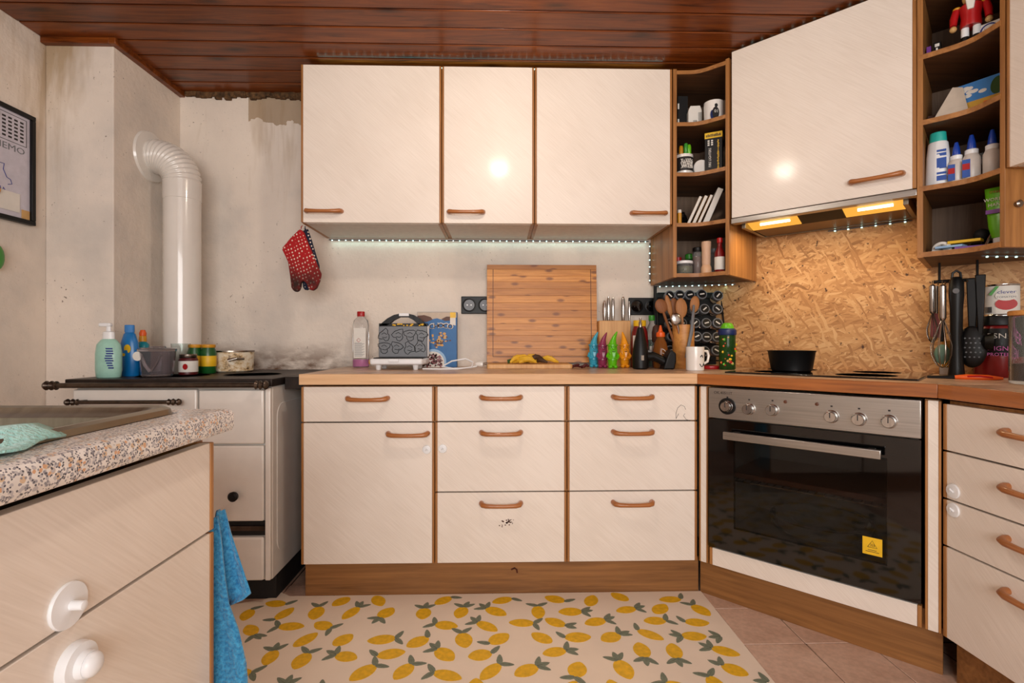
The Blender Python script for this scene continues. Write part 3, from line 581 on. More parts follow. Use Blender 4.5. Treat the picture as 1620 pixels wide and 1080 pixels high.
def loft(rings, mi=0):
    b = MB(); n = len(rings[0][0]); vs = []
    for pts, z in rings: vs += [(p[0], p[1], z) for p in pts]
    fs = [(i*n+k, i*n+(k+1) % n, (i+1)*n+(k+1) % n, (i+1)*n+k) for i in range(len(rings)-1) for k in range(n)]
    fs.append(tuple((len(rings)-1)*n+k for k in range(n))); return b.add(vs, fs)
O = lambda d_: rim(sx0+d_, sx1-d_, sy0+d_, sy1-d_, 6, max(.012,.035-d_*.3))
loft([(O(0),.849),(O(.002),.858),(O(.008),.862),(O(.022),.860),(O(.028),.853),(O(.040),.850),(O(.048),.846),(O(.056),.70),(O(.085),.68)]).build('bowl', M['steel_dk'], sk)
lathe('drain', sk, [(.035,.6815),(.035,.684),(.02,.6845)], M['chrome'], (-.82,.5,0), 20)
cl = MB(); G = 15; vs = []
for i in range(G):
    for j in range(G):
        u, v_ = i/(G-1), j/(G-1)
        x = -.760+.195*u+.02*sin(3*v_)+.008*sin(9*v_+u*3); y = .475+.235*v_-.035*u+.012*sin(7*u)
        e_ = min(1, max(0, (x+.592)/.026)); z = .8665-.0145*e_+.0022*sin(11*u+5*v_)*(1-.6*e_)+.0015*sin(17*v_)
        vs.append((x,y,max(z,.8505)))
cl.add(vs, [(i*G+j,(i+1)*G+j,(i+1)*G+j+1,i*G+j+1) for i in range(G-1) for j in range(G-1)])
o = cl.build('cleaning_cloth', M['cloth'], None, sharp=180); tag(o, 'mint green cleaning cloth lying over the sink rim', 'cloth')
sm = o.modifiers.new('thick', 'SOLIDIFY'); sm.thickness = .003; sm.offset = 1
# blue towel on the cabinet end
def clothloop(name, par, rows, m):
    """rows: (z, x_left, x_right, y0, thick, waves)"""
    b = MB(); n = 40; vs = []
    for z, xl, xr_, y0, th, ph in rows:
        for k in range(n):
            u = k/n; s = 1-abs(2*u-1); x = xl+(xr_-xl)*s; side = 1 if u < .5 else -1
            vs.append((x, y0+side*th*(sin(pi*s)**.5 if 0 < s < 1 else 0)+.008*sin(9*s+ph), z))
    nr = len(rows); fs = [(i*n+k, i*n+(k+1) % n, (i+1)*n+(k+1) % n, (i+1)*n+k) for i in range(nr-1) for k in range(n)]
    fs += [tuple(range(n)), tuple((nr-1)*n+k for k in range(n))]
    return b.add(vs, fs).build(name, m, par, sharp=180)
tw = thing('hand_towel', 'bright blue terry towel hanging from the sink cabinet end', 'towel', (0,0,0))
clothloop('towel_body', tw, [(.640,-.555,-.537,.985,.006,0),(.60,-.575,-.531,.988,.010,.3),(.52,-.60,-.522,.99,.014,.6),(.47,-.61,-.516,.995,.016,.9),(.42,-.62,-.499,1.0,.018,1.2),(.36,-.625,-.484,1.0,.020,1.5),(.30,-.63,-.479,1.0,.022,1.9),(.22,-.63,-.478,1.0,.022,2.3),(.17,-.63,-.482,1.0,.020,2.6)], M['terry'])
clothloop('towel_flap', tw, [(.645,-.552,-.538,1.012,.004,0),(.60,-.565,-.528,1.018,.007,.5),(.55,-.575,-.512,1.024,.009,1),(.50,-.580,-.497,1.03,.010,1.4),(.478,-.580,-.489,1.03,.010,1.6),(.465,-.580,-.505,1.03,.009,1.7),(.452,-.58,-.535,1.03,.006,1.8)], M['terry'])

# ================================================================== STOVE
sv = thing('wood_stove', 'old white enamel wood-burning kitchen stove with black iron top', 'stove', (-1.2, 1.9, 0))
def sb(name, par, d, m, bevel=.004): return bx(name, par, (d[0]+1.2,d[1]+1.2,d[2]-1.9,d[3]-1.9,d[4],d[5]), m, bevel)
sb('body', sv, (-1.555,-.842,1.922,2.50,.09,.808), M['enamel'], .006); sb('plinth', sv, (-1.53,-.845,1.962,2.48,0,.09), M['black_matt'], .002)
od = sb('oven_door', sv, (-1.553,-1.108,1.902,1.924,.33,.800), M['enamel'], .006); fd = sb('fire_door', sv, (-1.101,-.866,1.902,1.924,.598,.797), M['enamel'], .006)
ad = sb('ash_door', sv, (-1.101,-.866,1.902,1.924,.314,.592), M['enamel'], .006); sb('bottom_drawer', sv, (-1.553,-.866,1.902,1.924,.095,.255), M['enamel'], .008)
sb('corner_post', sv, (-.862,-.842,1.904,1.924,.095,.805), M['enamel'], .004)
sb('vent_recess', sv, (-1.101,-.866,1.916,1.924,.258,.311), M['black_matt'], 0); sb('vent_slide', sv, (-1.101,-.866,1.906,1.918,.278,.295), M['iron_edge'], .001)
lathe('knob', ad, [(.008,0),(.008,-.012),(.017,-.016),(.018,-.026),(.012,-.031)], M['black'], (-.965+1.2,.002,.412), 18, 'y')
sp = MB().prism([(y_,z_) for y_,z_ in rim(.06,.52,.17,.74,4,.05)], .358, .3605, 'x').build('side_embossing', M['enamel'], sv, bevel=.002)
tp = sb('iron_top', sv, (-1.575,-.832,1.895,2.53,.810,.838), M['iron'], .003)
for i, (x, y_, r) in enumerate(((-1.30,2.08,.13),(-1.02,2.15,.11))): MB().lathe([(r,.8383),(r,.8395),(r-.004,.8395),(r-.004,.8383)], (x+1.2,y_-1.9,0), 32).build('ring_plate', M['iron'], tp)
def rail(par, x0, x1, y, z, r):
    b = MB().tube([(x0,y,z),(x1,y,z)], r, 12)
    for x, s in ((x0,-1),(x1,1)):
        b.lathe([(r*1.0,s*-.028),(r*1.7,s*-.024),(r*1.1,s*-.016),(r*1.8,s*-.008),(r*1.0,s*.0),(r*1.8,s*.010),(r*1.3,s*.018),(r*.3,s*.022)], (x,y,z), 14, 0, 'x')
    for x in (x0+.03, x1-.03): b.box(x-.006,x+.006,y,y+.045,z-.006,z+.006)
    return b.build('towel_rail', M['iron_edge'], par)
rail(sv, -1.60+1.2, -.85+1.2, 1.862-1.9, .818, .0095); rail(od, -1.535+1.2, -1.165+1.2, 1.872-1.9, .757, .007)
tag(sb('filler_strip', None, (-.829+0,-.747,2.0,2.53,.79,.838), M['iron'], .002), 'sooty dark filler strip between stove and worktop', 'filler strip').location = (-1.2,1.9,0)
pp = thing('flue_pipe', 'white enamelled stove pipe with ribbed elbow entering the chimney', 'stovepipe', (-1.42, 2.33, 0))
R = .0735
lathe('pipe', pp, [(R+.004,.838),(R+.004,.85),(R,.852),(R,1.605),(R+.002,1.607),(R+.002,1.685)], M['pipe_white'], (0,0,0), 32)
el = []; rr = []
for i in range(61):
    a = pi/2*i/60; el.append((-.118*(1-cos(a)), 0, 1.682+.118*sin(a))); rr.append(R+.0005+.0032*sin(i*2*pi/5.0))
MB().tube(el, rr, 28).build('ribbed_elbow', M['pipe_white'], pp, sharp=80)
MB().tube([(-.118,0,1.80),(-.136,0,1.80)], R, 28).build('collar', M['pipe_white'], pp)
lathe('wall_rosette', pp, [(R,-.124),(.108,-.130),(.112,-.1395)], M['pipe_white'], (0,0,1.80), 36, 'x')

# ================================================================== FLOOR MAT
mt = thing('floor_mat', 'cream vinyl mat printed with yellow lemons and grey-green leaves', 'mat', (0,0,0))
mx0, mx1, my0, my1 = -.99, .786, .55, 1.975
b = MB(); b.prism([(mx0,my0),(mx1,my0),(mx1,my1),(-.80,my1),(-.845,my1+.030),(-.865,my1-.01),(mx0,my1-.06)], .0005, .0025); b.build('mat_sheet', M['mat'], mt)
def leafp(cx, cy, a, L, W):
    pts = []
    for i in range(10):
        u = 2*pi*i/10; x = L*cos(u); y_ = W*sin(u)*(1-.35*cos(u)); pts.append((cx+x*cos(a)-y_*sin(a), cy+x*sin(a)+y_*cos(a)))
    return pts
def inside(p): return mx0+.05 < p[0] < mx1-.002 and my0 < p[1] < my1-.004
row = 0; yy = my0+.03; LC = []; FC = []
far = lambda p, L_, d_: all((p[0]-q_[0])**2+(p[1]-q_[1])**2 > d_*d_ for q_ in L_)
while yy < my1+.02:
    xx = mx0+.02+(row % 2)*.066
    while xx < mx1+.03:
        cx, cy = xx+random.uniform(-.017,.017), yy+random.uniform(-.014,.014); a = random.uniform(0, 6.283)
        L = random.uniform(.034,.042); W = random.uniform(.023,.029); pts = []
        for i in range(20):
            u = 2*pi*i/20; r = 1+.16*max(0,cos(u))**8+.07*max(0,-cos(u))**6; x, y_ = L*r*cos(u), W*sin(u)
            pts.append((cx+x*cos(a)-y_*sin(a), cy+x*sin(a)+y_*cos(a)))
        tipx, tipy = cx-L*1.02*cos(a), cy-L*1.02*sin(a)
        if not far((cx,cy), LC, .082) or not far((cx,cy), FC, .050): xx += .03; continue
        LC.append((cx,cy)); mine = []
        lo = MB().prism(pts, .0026, .0030).build('lemon_print', M['lemon'], mt, flat=True) if all(inside(p) for p in pts) else None
        for li, (da, k) in enumerate(((2.2,.020),(-2.2,.021),(3.14,.016))[:random.choice((2,3,3))]):
            la = a+da+random.uniform(-.3,.3); q = leafp(tipx+.022*cos(la), tipy+.022*sin(la), la, k*1.15, .0095); fc = (tipx+.024*cos(la), tipy+.024*sin(la))
            if all(inside(p) for p in q) and far(fc, LC[:-1], .054) and far(fc, FC, .040):
                mine.append(fc)
                x1_, y1_ = tipx+.042*cos(la), tipy+.042*sin(la)
                MB().prism(q, .0027, .0033+.0003*li).prism([(tipx,tipy+.0007),(tipx,tipy-.0007),(x1_,y1_)], .0029, .0035+.0003*li, 'z', 1).build('leaf_print', [M['leaf'], M['stem']], lo or mt, flat=True)
        FC += mine; xx += .126
    yy += .084; row += 1

# ================================================================== WALL THINGS
mb = thing('memo_board', 'white memo board with calendar and pinned notes in a black frame', 'memo board', (XL, 1.70, 1.637), radians(90))
mw, mh = .68, .21
bx('board', mb, (-.34,.335,-.012,-.002,-.20,.20), M['whiteboard'])
for d in [(-.35,.345,-.022,-.001,.195,.212), (-.35,.345,-.022,-.001,-.212,-.195), (.328,.345,-.022,-.001,-.195,.195), (-.35,-.333,-.022,-.001,-.195,.195)]: bx('frame_bar', mb, d, M['black'], .002)
b = MB()
for i in range(6):
    for j in range(9): b.box(.10+j*.0235, .114+j*.0235, -.0126, -.012, .165-i*.014, .172-i*.014)
for d in [(.09,.315,-.0126,-.012,.183,.185),(.09,.315,-.0126,-.012,.082,.084),(.09,.092,-.0126,-.012,.083,.184),(.313,.315,-.0126,-.012,.083,.184)]: b.box(*d)
b.build('calendar_print', M['ink'], mb); text(mb, 'MEMO', .034, M['steel_grey'], (.245,-.0124,.060), sx=1.3)
strokes(mb, [[(x, -.0126, z) for x, z in pts] for pts in (
    [(.12,.02),(.125,.035),(.135,.02),(.14,.036),(.15,.02)], [(.155,.025),(.165,.034),(.17,.022),(.16,.02),(.155,.026)], [(.18,.02),(.182,.036),(.192,.022),(.196,.036)],
    [(.15,-.02),(.135,-.012),(.15,-.03),(.135,-.045)], [(.165,-.028),(.178,-.026)], [(.20,-.01),(.225,-.008),(.222,-.03),(.235,-.055),(.25,-.06),(.255,-.075),(.24,-.08)],
    [(.12,-.062),(.132,-.055),(.13,-.075),(.12,-.07)], [(.145,-.06),(.155,-.056),(.16,-.072),(.148,-.074),(.146,-.062)], [(.175,-.062),(.185,-.058),(.18,-.075)], [(.20,-.098),(.21,-.094),(.212,-.11),(.2,-.108),(.2,-.098)], [(.22,-.11),(.222,-.096),(.232,-.11)])], .0013, M['text_blue'], 'handwriting')
bx('note', mb, (.10,.285,-.0145,-.0128,-.175,-.105), M['paper'], 0); bx('note', mb, (.02,.135,-.0145,-.0128,.075,.125), M['paper'], 0)
bx('small_picture', mb, (.293,.325,-.0145,-.0128,-.193,-.160), M['tan'], 0); lathe('smiley_magnet', mb, [(.016,-.014),(.0165,-.018),(.012,-.022)], M['amber'], (.19,0,-.112), 18, 'y'); lathe('round_magnet', mb, [(.011,-.012),(.012,-.017),(.008,-.021)], M['black'], (.19,0,.168), 16, 'y')
tag(MB().ball((XL+.018,1.885,1.28), .014, .035, .05).build('hanging_pouch', M['green'], None), 'dark green pouch hanging on the left wall under the memo board', 'pouch')
def socket(label, x0, x1, n, z0, z1, dark=False):
    t = thing('wall_socket', label, 'socket', (x0, 2.541, 0)); Wd = x1-x0
    bx('frame', t, (0,Wd,-.010,0,z0,z1), M['black'], .003)
    for i in range(n):
        cx = Wd*(i+.5)/n; cz = (z0+z1)/2
        s = lathe('socket_insert', t, [(.033,-.010),(.034,-.013),(.029,-.014),(.027,-.0105),(.004,-.0100)], M['black'], (cx,0,cz), 24, 'y'); lathe('socket_face', s, [(.0265,-.0102),(.0265,-.0108),(.002,-.0110)], M['steel_grey'] if not dark else M['black_gl'], (cx,0,cz), 20, 'y')
        for dx in (-.0095,.0095): lathe('pin_hole', s, [(.0035,-.0109),(.0035,-.0113)], M['white'] if not dark else M['black_matt'], (cx+dx,0,cz), 8, 'y')
socket('black double wall socket partly behind the large cutting board', -.187, -.030, 2, 1.112, 1.198); socket('black double wall socket behind the knife block', .645, .80, 2, 1.107, 1.193, True)
# oven mitts
Z0m = (-.862, 2.262, 1.478)
def mitt(name, label, pts, y0, y1, m, loc):
    t = thing(name, label, 'oven mitt', loc); P = [((x-480)*.0028, (355-z)*.0028) for x, z in pts]
    MB().prism(P, y0, y1, 'y').build('mitt', m, t, bevel=.0085, seg=3, sharp=60); return t
rm = mitt('oven_mitt', 'red oven mitt with white dots and scorched fingertips', [(479,360),(465,374),(451,391),(456,401),(461,412),(464,433),(466,451),(469,456),(473,458),(477,456),(479.5,451),(480.5,443),(484,440),(489,444),(492,453),(498,456),(504,452),(509,440),(511,429),(507,421),(498,399),(490,380),(484,364)], -.024, .002, M['mitt_red'], Z0m)
nm = mitt('oven_mitt', 'navy dotted oven mitt hanging behind the red one', [(481,357),(487,357),(493,375),(498,392),(505,415),(505,440),(490,450),(488,454),(483,454),(480,450),(478,430),(474,400)], .004, .022, M['mitt_navy'], Z0m)
tube('loop', rm, [(-.001,-.01,-.012),(.001,-.01,.0),(.004,-.006,.002)], .002, M['mitt_red'], 6); tube('loop', nm, [(.008,.012,-.006),(.008,.012,.004)], .002, M['mitt_navy'], 6)

# ================================================================== LED STRIPS
ledm = MB().box(-.0022,.0022,-.0022,.0022,-.0018,.0018).mesh('led', M['led'])
def ledstrip(label, p, q, n, w_=.008):
    p, q = Vector(p), Vector(q); t = thing('led_strip', label, 'led strip', p); d = q-p
    MB().tube([(0,0,0), d], .0028, 6).build('tape', M['grey'], t)
    e = d.normalized(); off = Vector((-.0025,-.003,-.0015)) if abs(e.z) > .5 else Vector((0,-.0025,-.003))
    for i in range(n): link('led', ledm, t, d*((i+.5)/n)+off)
    return t
def striplight(par, d, power, w_=.01):
    l = bpy.data.lights.new('led_light', 'AREA'); l.shape = 'RECTANGLE'; l.size = d; l.size_y = w_; l.energy = power; l.color = (.55, 1.0, .93)
    o = bpy.data.objects.new('led_light', l); C.objects.link(o); o.parent = par; return o
t = ledstrip('cyan led strip along the wall under the white wall cabinets', (-.835,2.533,1.474), (.745,2.533,1.474), 48); striplight(t, 1.55, .20).location = (.79,-.006,-.007)
ledstrip('cyan led strip down the side of the left corner shelf', (.750,2.525,1.465), (.750,2.525,1.262), 6)
t = ledstrip('cyan led strip under the left corner shelf', (.775,2.50,1.247), (1.12,2.395,1.247), 12); striplight(t, .33, .05).location = (.17,-.05,-.006)
ledstrip('cyan led strip up the chipboard edge beside the left corner shelf', (1.190,2.353,1.25), (1.190,2.353,1.45), 8)
ledstrip('cyan led strip under the back edge of the hood', (1.40,2.142,1.444), (1.60,1.942,1.444), 6)
ledstrip('cyan led strip under the right corner shelf', (1.545,1.60,1.249), (1.80,1.60,1.249), 8)
t = ledstrip('cyan led strip on top of the white wall cabinets', (-.80,2.235,2.167), (.74,2.235,2.167), 46); o = striplight(t, 1.5, .16); o.location = (.77,0,.008); o.rotation_euler = (pi,0,0)
ledstrip('cyan led strip on top of the hood cabinet', (.985,2.17,2.167), (1.36,1.79,2.167), 14)

# ceiling lamp (just above the frame)
lm = thing('ceiling_lamp', 'bare warm bulb in a white ceiling fitting', 'lamp', (0.0, 1.335, ZC-.004))
lathe('fitting', lm, [(.045,0),(.045,-.02),(.022,-.035),(.020,-.085)], M['white'], (0,0,0), 20)
MB().ball((0,0,-.125), .030, .030, .040).build('bulb', M['bulb'], lm)
l = bpy.data.lights.new('bulb_light', 'POINT'); l.energy = 18.0; l.color = (1.0, .87, .74); l.shadow_soft_size = .045
o = bpy.data.objects.new('bulb_light', l); C.objects.link(o); o.location = (0, 1.335, 2.02)

# ================================================================== COUNTER THINGS (back run)
def on(px, Y): return at(px, 540, Y).x
def bottle(name, label, cat, loc, parts, rz=0, group=None, sx=1, sy=1):
    t = thing(name, label, cat, loc, rz, group)
    for nm_, prof, m in parts: MB().lathe(prof, (0,0,0), 22, 0, 'z', sx, sy).build(nm_, m, t)
    return t
SV = .8385
t = bottle('soap_bottle', 'mint green pump soap bottle on the stove', 'bottle', (on(172,1.98),1.98,SV), [('body', [(.040,0),(.044,.004),(.047,.03),(.047,.09),(.042,.125),(.028,.142),(.018,.148)], M['mint']), ('pump_collar', [(.022,.146),(.021,.172),(.009,.176),(.008,.196)], M['white'])], sy=.62)
MB().box(-.034,.010,-.008,.008,.193,.207).build('pump_head', M['white'], t, bevel=.004)
b = MB()
for i in range(9): b.box(.006,.036-.002*(i % 3),-.0292+abs(i-4)*.0006,-.027+abs(i-4)*.0006,.035+i*.009,.040+i*.009)
b.build('label_print', M['text_blue'], t)
t = bottle('shampoo_bottle', 'blue shampoo bottle on the stove beside the pump soap', 'bottle', (on(205,2.06),2.06,SV), [('body', [(.034,0),(.037,.004),(.037,.08),(.033,.13),(.022,.165),(.016,.172)], M['blue']), ('cap', [(.0175,.172),(.0185,.176),(.0185,.200),(.016,.202)], M['skyblue'])], sy=.6)
disc(t, 'emblem', .006, .108, .013, .017, -.0205, M['yellow']); disc(t, 'emblem', -.008, .085, .007, .006, -.0225, M['yellow'])
t = bottle('lotion_bottle', 'teal bottle with yellow and orange cap on the stove', 'bottle', (on(226,2.14),2.14,SV+0.0), [('body', [(.022,0),(.025,.004),(.026,.10),(.022,.125),(.010,.138)], M['teal']), ('collar', [(.014,.136),(.013,.158),(.009,.162)], M['amber']), ('cap', [(.012,.160),(.013,.170),(.008,.184)], M['orange'])])
t = bottle('storage_tub', 'smoky clear plastic tub with lid on the stove', 'tub', (on(249,2.05),2.05,SV), [('tub', [(.050,0),(.054,.004),(.063,.098),(.060,.098),(.051,.008)], M['smoke']), ('lid', [(.066,.098),(.067,.108),(.058,.112),(.03,.112),(.028,.118),(.01,.119)], M['smoke'])])
MB().tube([(-.040,-.035,.085),(-.022,-.038,.045),(-.004,-.036,.02)], .006, 8).build('scoop_handle', M['paper'], t); MB().tube([(.004,-.04,.02),(.020,-.036,.05),(.034,-.03,.085)], .004, 8).build('spoon', M['chrome'], t); MB().lathe([(.018,0),(.018,-.004)], (-.042,-.048,.080), 16, 0, 'y').build('sticker', M['paper'], t)
bottle('drinking_glass', 'clear drinking glass on the stove behind the jam jar', 'glass', (on(286,2.2),2.20,SV), [('glass', [(.028,0),(.030,.003),(.036,.128),(.034,.128),(.028,.008)], M['glass'])])
t = bottle('jam_jar', 'small jam jar with strawberry label on the stove', 'jar', (on(298,2.14),2.14,SV), [('jar', [(.032,0),(.035,.003),(.035,.062),(.030,.070)], M['berry']), ('lid', [(.032,.069),(.033,.071),(.033,.083),(.031,.085)], M['chrome']), ('label', [(.0352,.012),(.0355,.013),(.0355,.056),(.0352,.057)], M['paper'])])
disc(t, 'strawberry_print', .008, .034, .010, .012, -.0352, M['red'])
for px, lb in ((309,'green sauce jar with yellow label, left of the pair on the stove'),(330,'green sauce jar with yellow label, right of the pair on the stove')):
    bottle('sauce_jar', lb, 'jar', (on(px,2.24),2.24,SV), [('jar', [(.027,0),(.030,.004),(.030,.09),(.024,.108),(.024,.112)], M['dkgreen']), ('lid', [(.026,.110),(.027,.112),(.027,.122),(.025,.124)], M['amber']), ('label', [(.0302,.030),(.0306,.031),(.0306,.074),(.0302,.075)], M['yellow'])], group='sauce jars on the stove')
t = bottle('enamel_pot', 'low white enamel pot with brown burnt stains on the stove', 'pot', (on(368,2.36),2.36,SV), [('pot', [(.078,0),(.086,.006),(.089,.09),(.085,.09),(.082,.01)], M['stained_enamel']), ('rim', [(.0885,.088),(.091,.090),(.091,.096),(.086,.096)], M['chrome'])])
MB().tube([(.030,-.082,.052),(.036,-.106,.056),(.066,-.098,.062),(.074,-.052,.060)], .006, 8).build('side_handle', M['chrome'], t)

t = bottle('cleaner_bottle', 'clear cleaning bottle with red cap and pink liquid', 'bottle', (on(571,2.44),2.44,WT), [('body', [(.034,0),(.038,.004),(.038,.195),(.033,.222),(.017,.236),(.015,.242)], M['clear']), ('liquid', [(.033,.004),(.0365,.008),(.0365,.038),(.002,.039)], M['pink']), ('cap', [(.017,.240),(.018,.242),(.018,.262),(.016,.264)], M['red'])], sy=.7)
bx('label', t, (-.026,.030,-.0285,-.0272,.045,.185), M['paper'], 0); strokes(t, [[(-.012,-.029,.128),(-.003,-.029,.137),(.006,-.029,.128),(-.003,-.029,.119),(-.012,-.029,.128)]], .001, M['red'], 'hazard_symbol')
b = MB()
for i in range(16): b.box(-.022,.012+.012*((i*7) % 3)/2,-.0290,-.0284,.052+i*.0042,.0534+i*.0042)
b.build('small_print', M['steel_grey'], t)
# waffle maker
wm = thing('waffle_maker', 'open waffle maker with grey patterned plate and white base', 'waffle maker', (on(635,2.30), 2.30, WT))
MB().prism([(-.115,-.10),(.105,-.10),(.118,-.06),(.118,.06),(-.122,.06),(-.125,-.06)], .022, .048).build('base_shell', M['white'], wm, bevel=.008, seg=3)
bx('lower_plate', wm, (-.105,.108,-.085,.045,.045,.052), M['black'], .003); MB().box(-.035,.008,-.106,-.098,.034,.048).build('latch', M['white'], wm, bevel=.002)
for x, y_ in ((-.085,-.07),(.075,-.07),(-.085,.04),(.075,.04)): lathe('foot', wm, [(.010,0),(.011,.004),(.014,.024)], M['white'], (x,y_,0), 14)
bx('lid_shell', wm, (-.118,.113,.062,.095,.050,.196), M['white'], .008); up = bx('upper_plate', wm, (-.113,.108,.052,.066,.050,.192), M['steel_grey'], .003)
b = MB(); rnd = random.Random(3)
for i in range(8):
    cx, cz = -.085+.055*(i % 4)+rnd.uniform(-.006,.006), .095+.058*(i//4)+rnd.uniform(-.004,.004); pts = []
    for k in range(15): a = 2*pi*k/14; r = 1+.25*sin(3*a+i)+.12*sin(5*a+2*i); pts.append((cx+.024*r*cos(a), .052, cz+.025*r*sin(a)))
    b.tube(pts, .0016, 6); b.tube([(cx-.012,.052,cz+.004),(cx,.052,cz+.011),(cx+.012,.052,cz+.003)], .0013, 5); b.tube([(cx-.009,.052,cz-.009),(cx+.006,.052,cz-.012),(cx+.013,.052,cz-.007)], .0013, 5)
b.build('plate_relief', M['black'], up)
hdl = MB(); outer = [(-.113,.193),(-.10,.207),(-.075,.228),(-.045,.244),(-.018,.250),(.018,.250),(.045,.244),(.072,.228),(.095,.207),(.108,.193)]; inner = [(.055,.210),(.050,.222),(.032,.232),(-.002,.235),(-.036,.232),(-.054,.222),(-.058,.210),(-.035,.205),(.03,.205)]
for i in range(len(outer)-1):
    (xa,za),(xb,zb_) = outer[i], outer[i+1]
    def inn(x): 
        return min(.236, .209+.027*max(0,1-(x/.058)**2)) if abs(x) < .058 else None
    ia, ib = inn(xa), inn(xb)
    hdl.prism([(xa,za),(xb,zb_),(xb, ib if ib and ib < zb_ else min(zb_-.001,.194)),(xa, ia if ia and ia < za else min(za-.001,.194))], .056, .084, 'y')
hdl.box(-.113,.108,.056,.084,.190,.205); hdl.build('carry_handle', M['black'], wm, bevel=.002); MB().box(-.022,.024,.054,.086,.238,.252).build('handle_clip', M['white'], wm, bevel=.002)
MB().tube([(-.125,0,.03),(-.135,-.02,.035),(-.128,-.045,.028)], .006, 8).build('side_drip', M['amber'], wm)
b = MB(); rnd = random.Random(5)
for i in range(16): x = rnd.uniform(-.05,.09); b.ball((x,.058,.197+rnd.uniform(-.003,.005)), rnd.uniform(.004,.010), .004, .004, 8, 5)
b.build('batter_crumbs', M['peel'], wm)
cord = thing('power_cord', 'white looped power cord with plug beside the cereal box', 'cord', (0,0,WT))
MB().tube([(-.33,2.22,.004),(-.26,2.20,.004),(-.18,2.21,.004),(-.12,2.24,.010),(-.115,2.27,.03),(-.15,2.29,.045),(-.21,2.28,.035),(-.25,2.25,.012),(-.2,2.235,.004),(-.13,2.26,.006),(-.10,2.28,.012)], .0035, 8).build('cable', M['white'], cord)
MB().lathe([(.008,0),(.010,.006),(.013,.02),(.013,.032)], (-.105,2.30,.02), 12, 0, 'x').build('plug', M['ceramic'], cord); MB().tube([(-.075,2.292,.024),(-.054,2.292,.026)], .0022, 6).tube([(-.075,2.308,.016),(-.054,2.308,.018)], .0022, 6).build('plug_pins', M['chrome'], cord)
# cereal box
cb = thing('cereal_box', 'blue chocolate cereal box with a bowl of cereal printed on it', 'box', (on(691,2.43)+.001, 2.43, WT))
bx('carton', cb, (-.093,.093,0,.055,0,.262), plain('cereal_blue', (10,98,162), .45), .001)
def pr2(name, poly, m, k=1): return MB().prism(poly, -.0004*k-.0002, 0, 'y').build(name, m, cb)
pr2('top_band', [(-.092,.261),(.092,.261),(.092,.236),(.05,.222),(.02,.226),(-.0,.232),(-.03,.226),(-.06,.218),(-.092,.232)], M['cream']); pr2('brown_wave', [(-.092,.244),(-.06,.247),(-.03,.238),(-.02,.226),(-.05,.214),(-.092,.222)], M['brown'], 2); pr2('brown_wave', [(.02,.228),(.045,.240),(.064,.240),(.064,.222),(.04,.219)], M['brown'], 2); pr2('tag', [(.062,.258),(.088,.258),(.088,.198),(.062,.204)], M['paper'], 3); pr2('tag_top', [(.062,.260),(.088,.260),(.088,.234),(.062,.234)], M['yellow'], 4)
for i, ch_ in enumerate('CHOCO'):
    x = -.026+.022*i; text(cb, ch_, .038, M['paper'], (x,-.0012,.197-.0011*(i-2)**2), (pi/2, .09*(i-2), 0), sx=1.1); text(cb, ch_, .030, M['choc'], (x,-.0018,.196-.0011*(i-2)**2), (pi/2, .09*(i-2), 0))
b = MB(); rnd = random.Random(9)
for i in range(46):
    a, r = rnd.random()*6.28, rnd.random()**.5; x, z = .012+.050*r*cos(a), .128+.036*r*sin(a); s = rnd.uniform(.004,.008); b.prism([(x+s*cos(k*pi/4), z+s*.8*sin(k*pi/4)) for k in range(8)], -.0009-.0001*(i % 7), 0, 'y', i % 3)
b.build('cereal_print', [M['tan'], M['amber'], M['brown']], cb)
disc(cb, 'bowl_print', -.018, .026, .062, .060, -.0002, M['lightblue'], 30, lo=(-.0925,.0005)); disc(cb, 'bowl_inside', -.020, .022, .055, .053, -.0008, M['paper'], 30, lo=(-.0925,.0005))
b = MB()
for i in range(150):
    a, r = rnd.random()*6.28, rnd.random()**.5; x, z = -.022+.048*r*cos(a), .022+.044*r*sin(a)
    if z < .004 or x < -.089: continue
    s = rnd.uniform(.003,.006); b.prism([(x+s*cos(k*pi/3), z+s*sin(k*pi/3)) for k in range(6)], -.0017-.0001*(i % 5), 0, 'y', i % 2)
b.build('flakes_print', [M['choc'], M['darkred']], cb)
# boards
gb = thing('cutting_board', 'large bamboo cutting board leaning upright against the wall', 'cutting board', (.209, 2.470, WT+.020), rot=(radians(-3.5), 0, 0))
ys = [0, .03]; bx('back_layer', gb, (-.266,.266,.010,.020,.002,.476), M['bamboo'], .003)
zz = 0.0; rnd = random.Random(12)
while zz < .470:
    hh_ = min(rnd.uniform(.026,.040), .478-zz); hh_ = .478-zz if .478-zz-hh_ < .02 else hh_
    bx('bamboo_strip', gb, (-.268,.268,0,.010,zz+.0002,zz+hh_-.0002), M['bamboo_s'], .0006); zz += hh_
gm = MB(); gm.box(-.240,-.237,-.0008,.001,.03,.455); gm.box(.238,.241,-.0008,.001,.03,.455); gm.box(-.24,.24,-.0008,.001,.027,.030); gm.build('juice_groove', M['brown'], gb)
fb = tag(MB().prism(rim(-.055,.330,2.285,2.452,3,.010), WT, WT+.020).build('cutting_board', M['bamboo_lt'], None, bevel=.004), 'small bamboo board lying flat under the banana peels', 'cutting board')
bp = thing('banana_peel', 'heap of yellow and brown banana peel on the flat board', 'food', (on(845,2.33), 2.33, WT+.020)); bp.scale = (1.15,1.0,1.3); rnd = random.Random(11)
b = MB()
for i in range(9):
    x0 = rnd.uniform(-.06,.05); y0 = rnd.uniform(-.025,.03); pts = []; hh = rnd.uniform(.010,.028)
    for k in range(7): u = k/6; pts.append((x0+(-.035+.085*u), y0+.02*sin(4*u+i), .006+hh*sin(pi*u)*(.6+.4*rnd.random())))
    b.tube(pts, [.004,.008,.010,.010,.009,.007,.003], 8, i % 4 == 3)
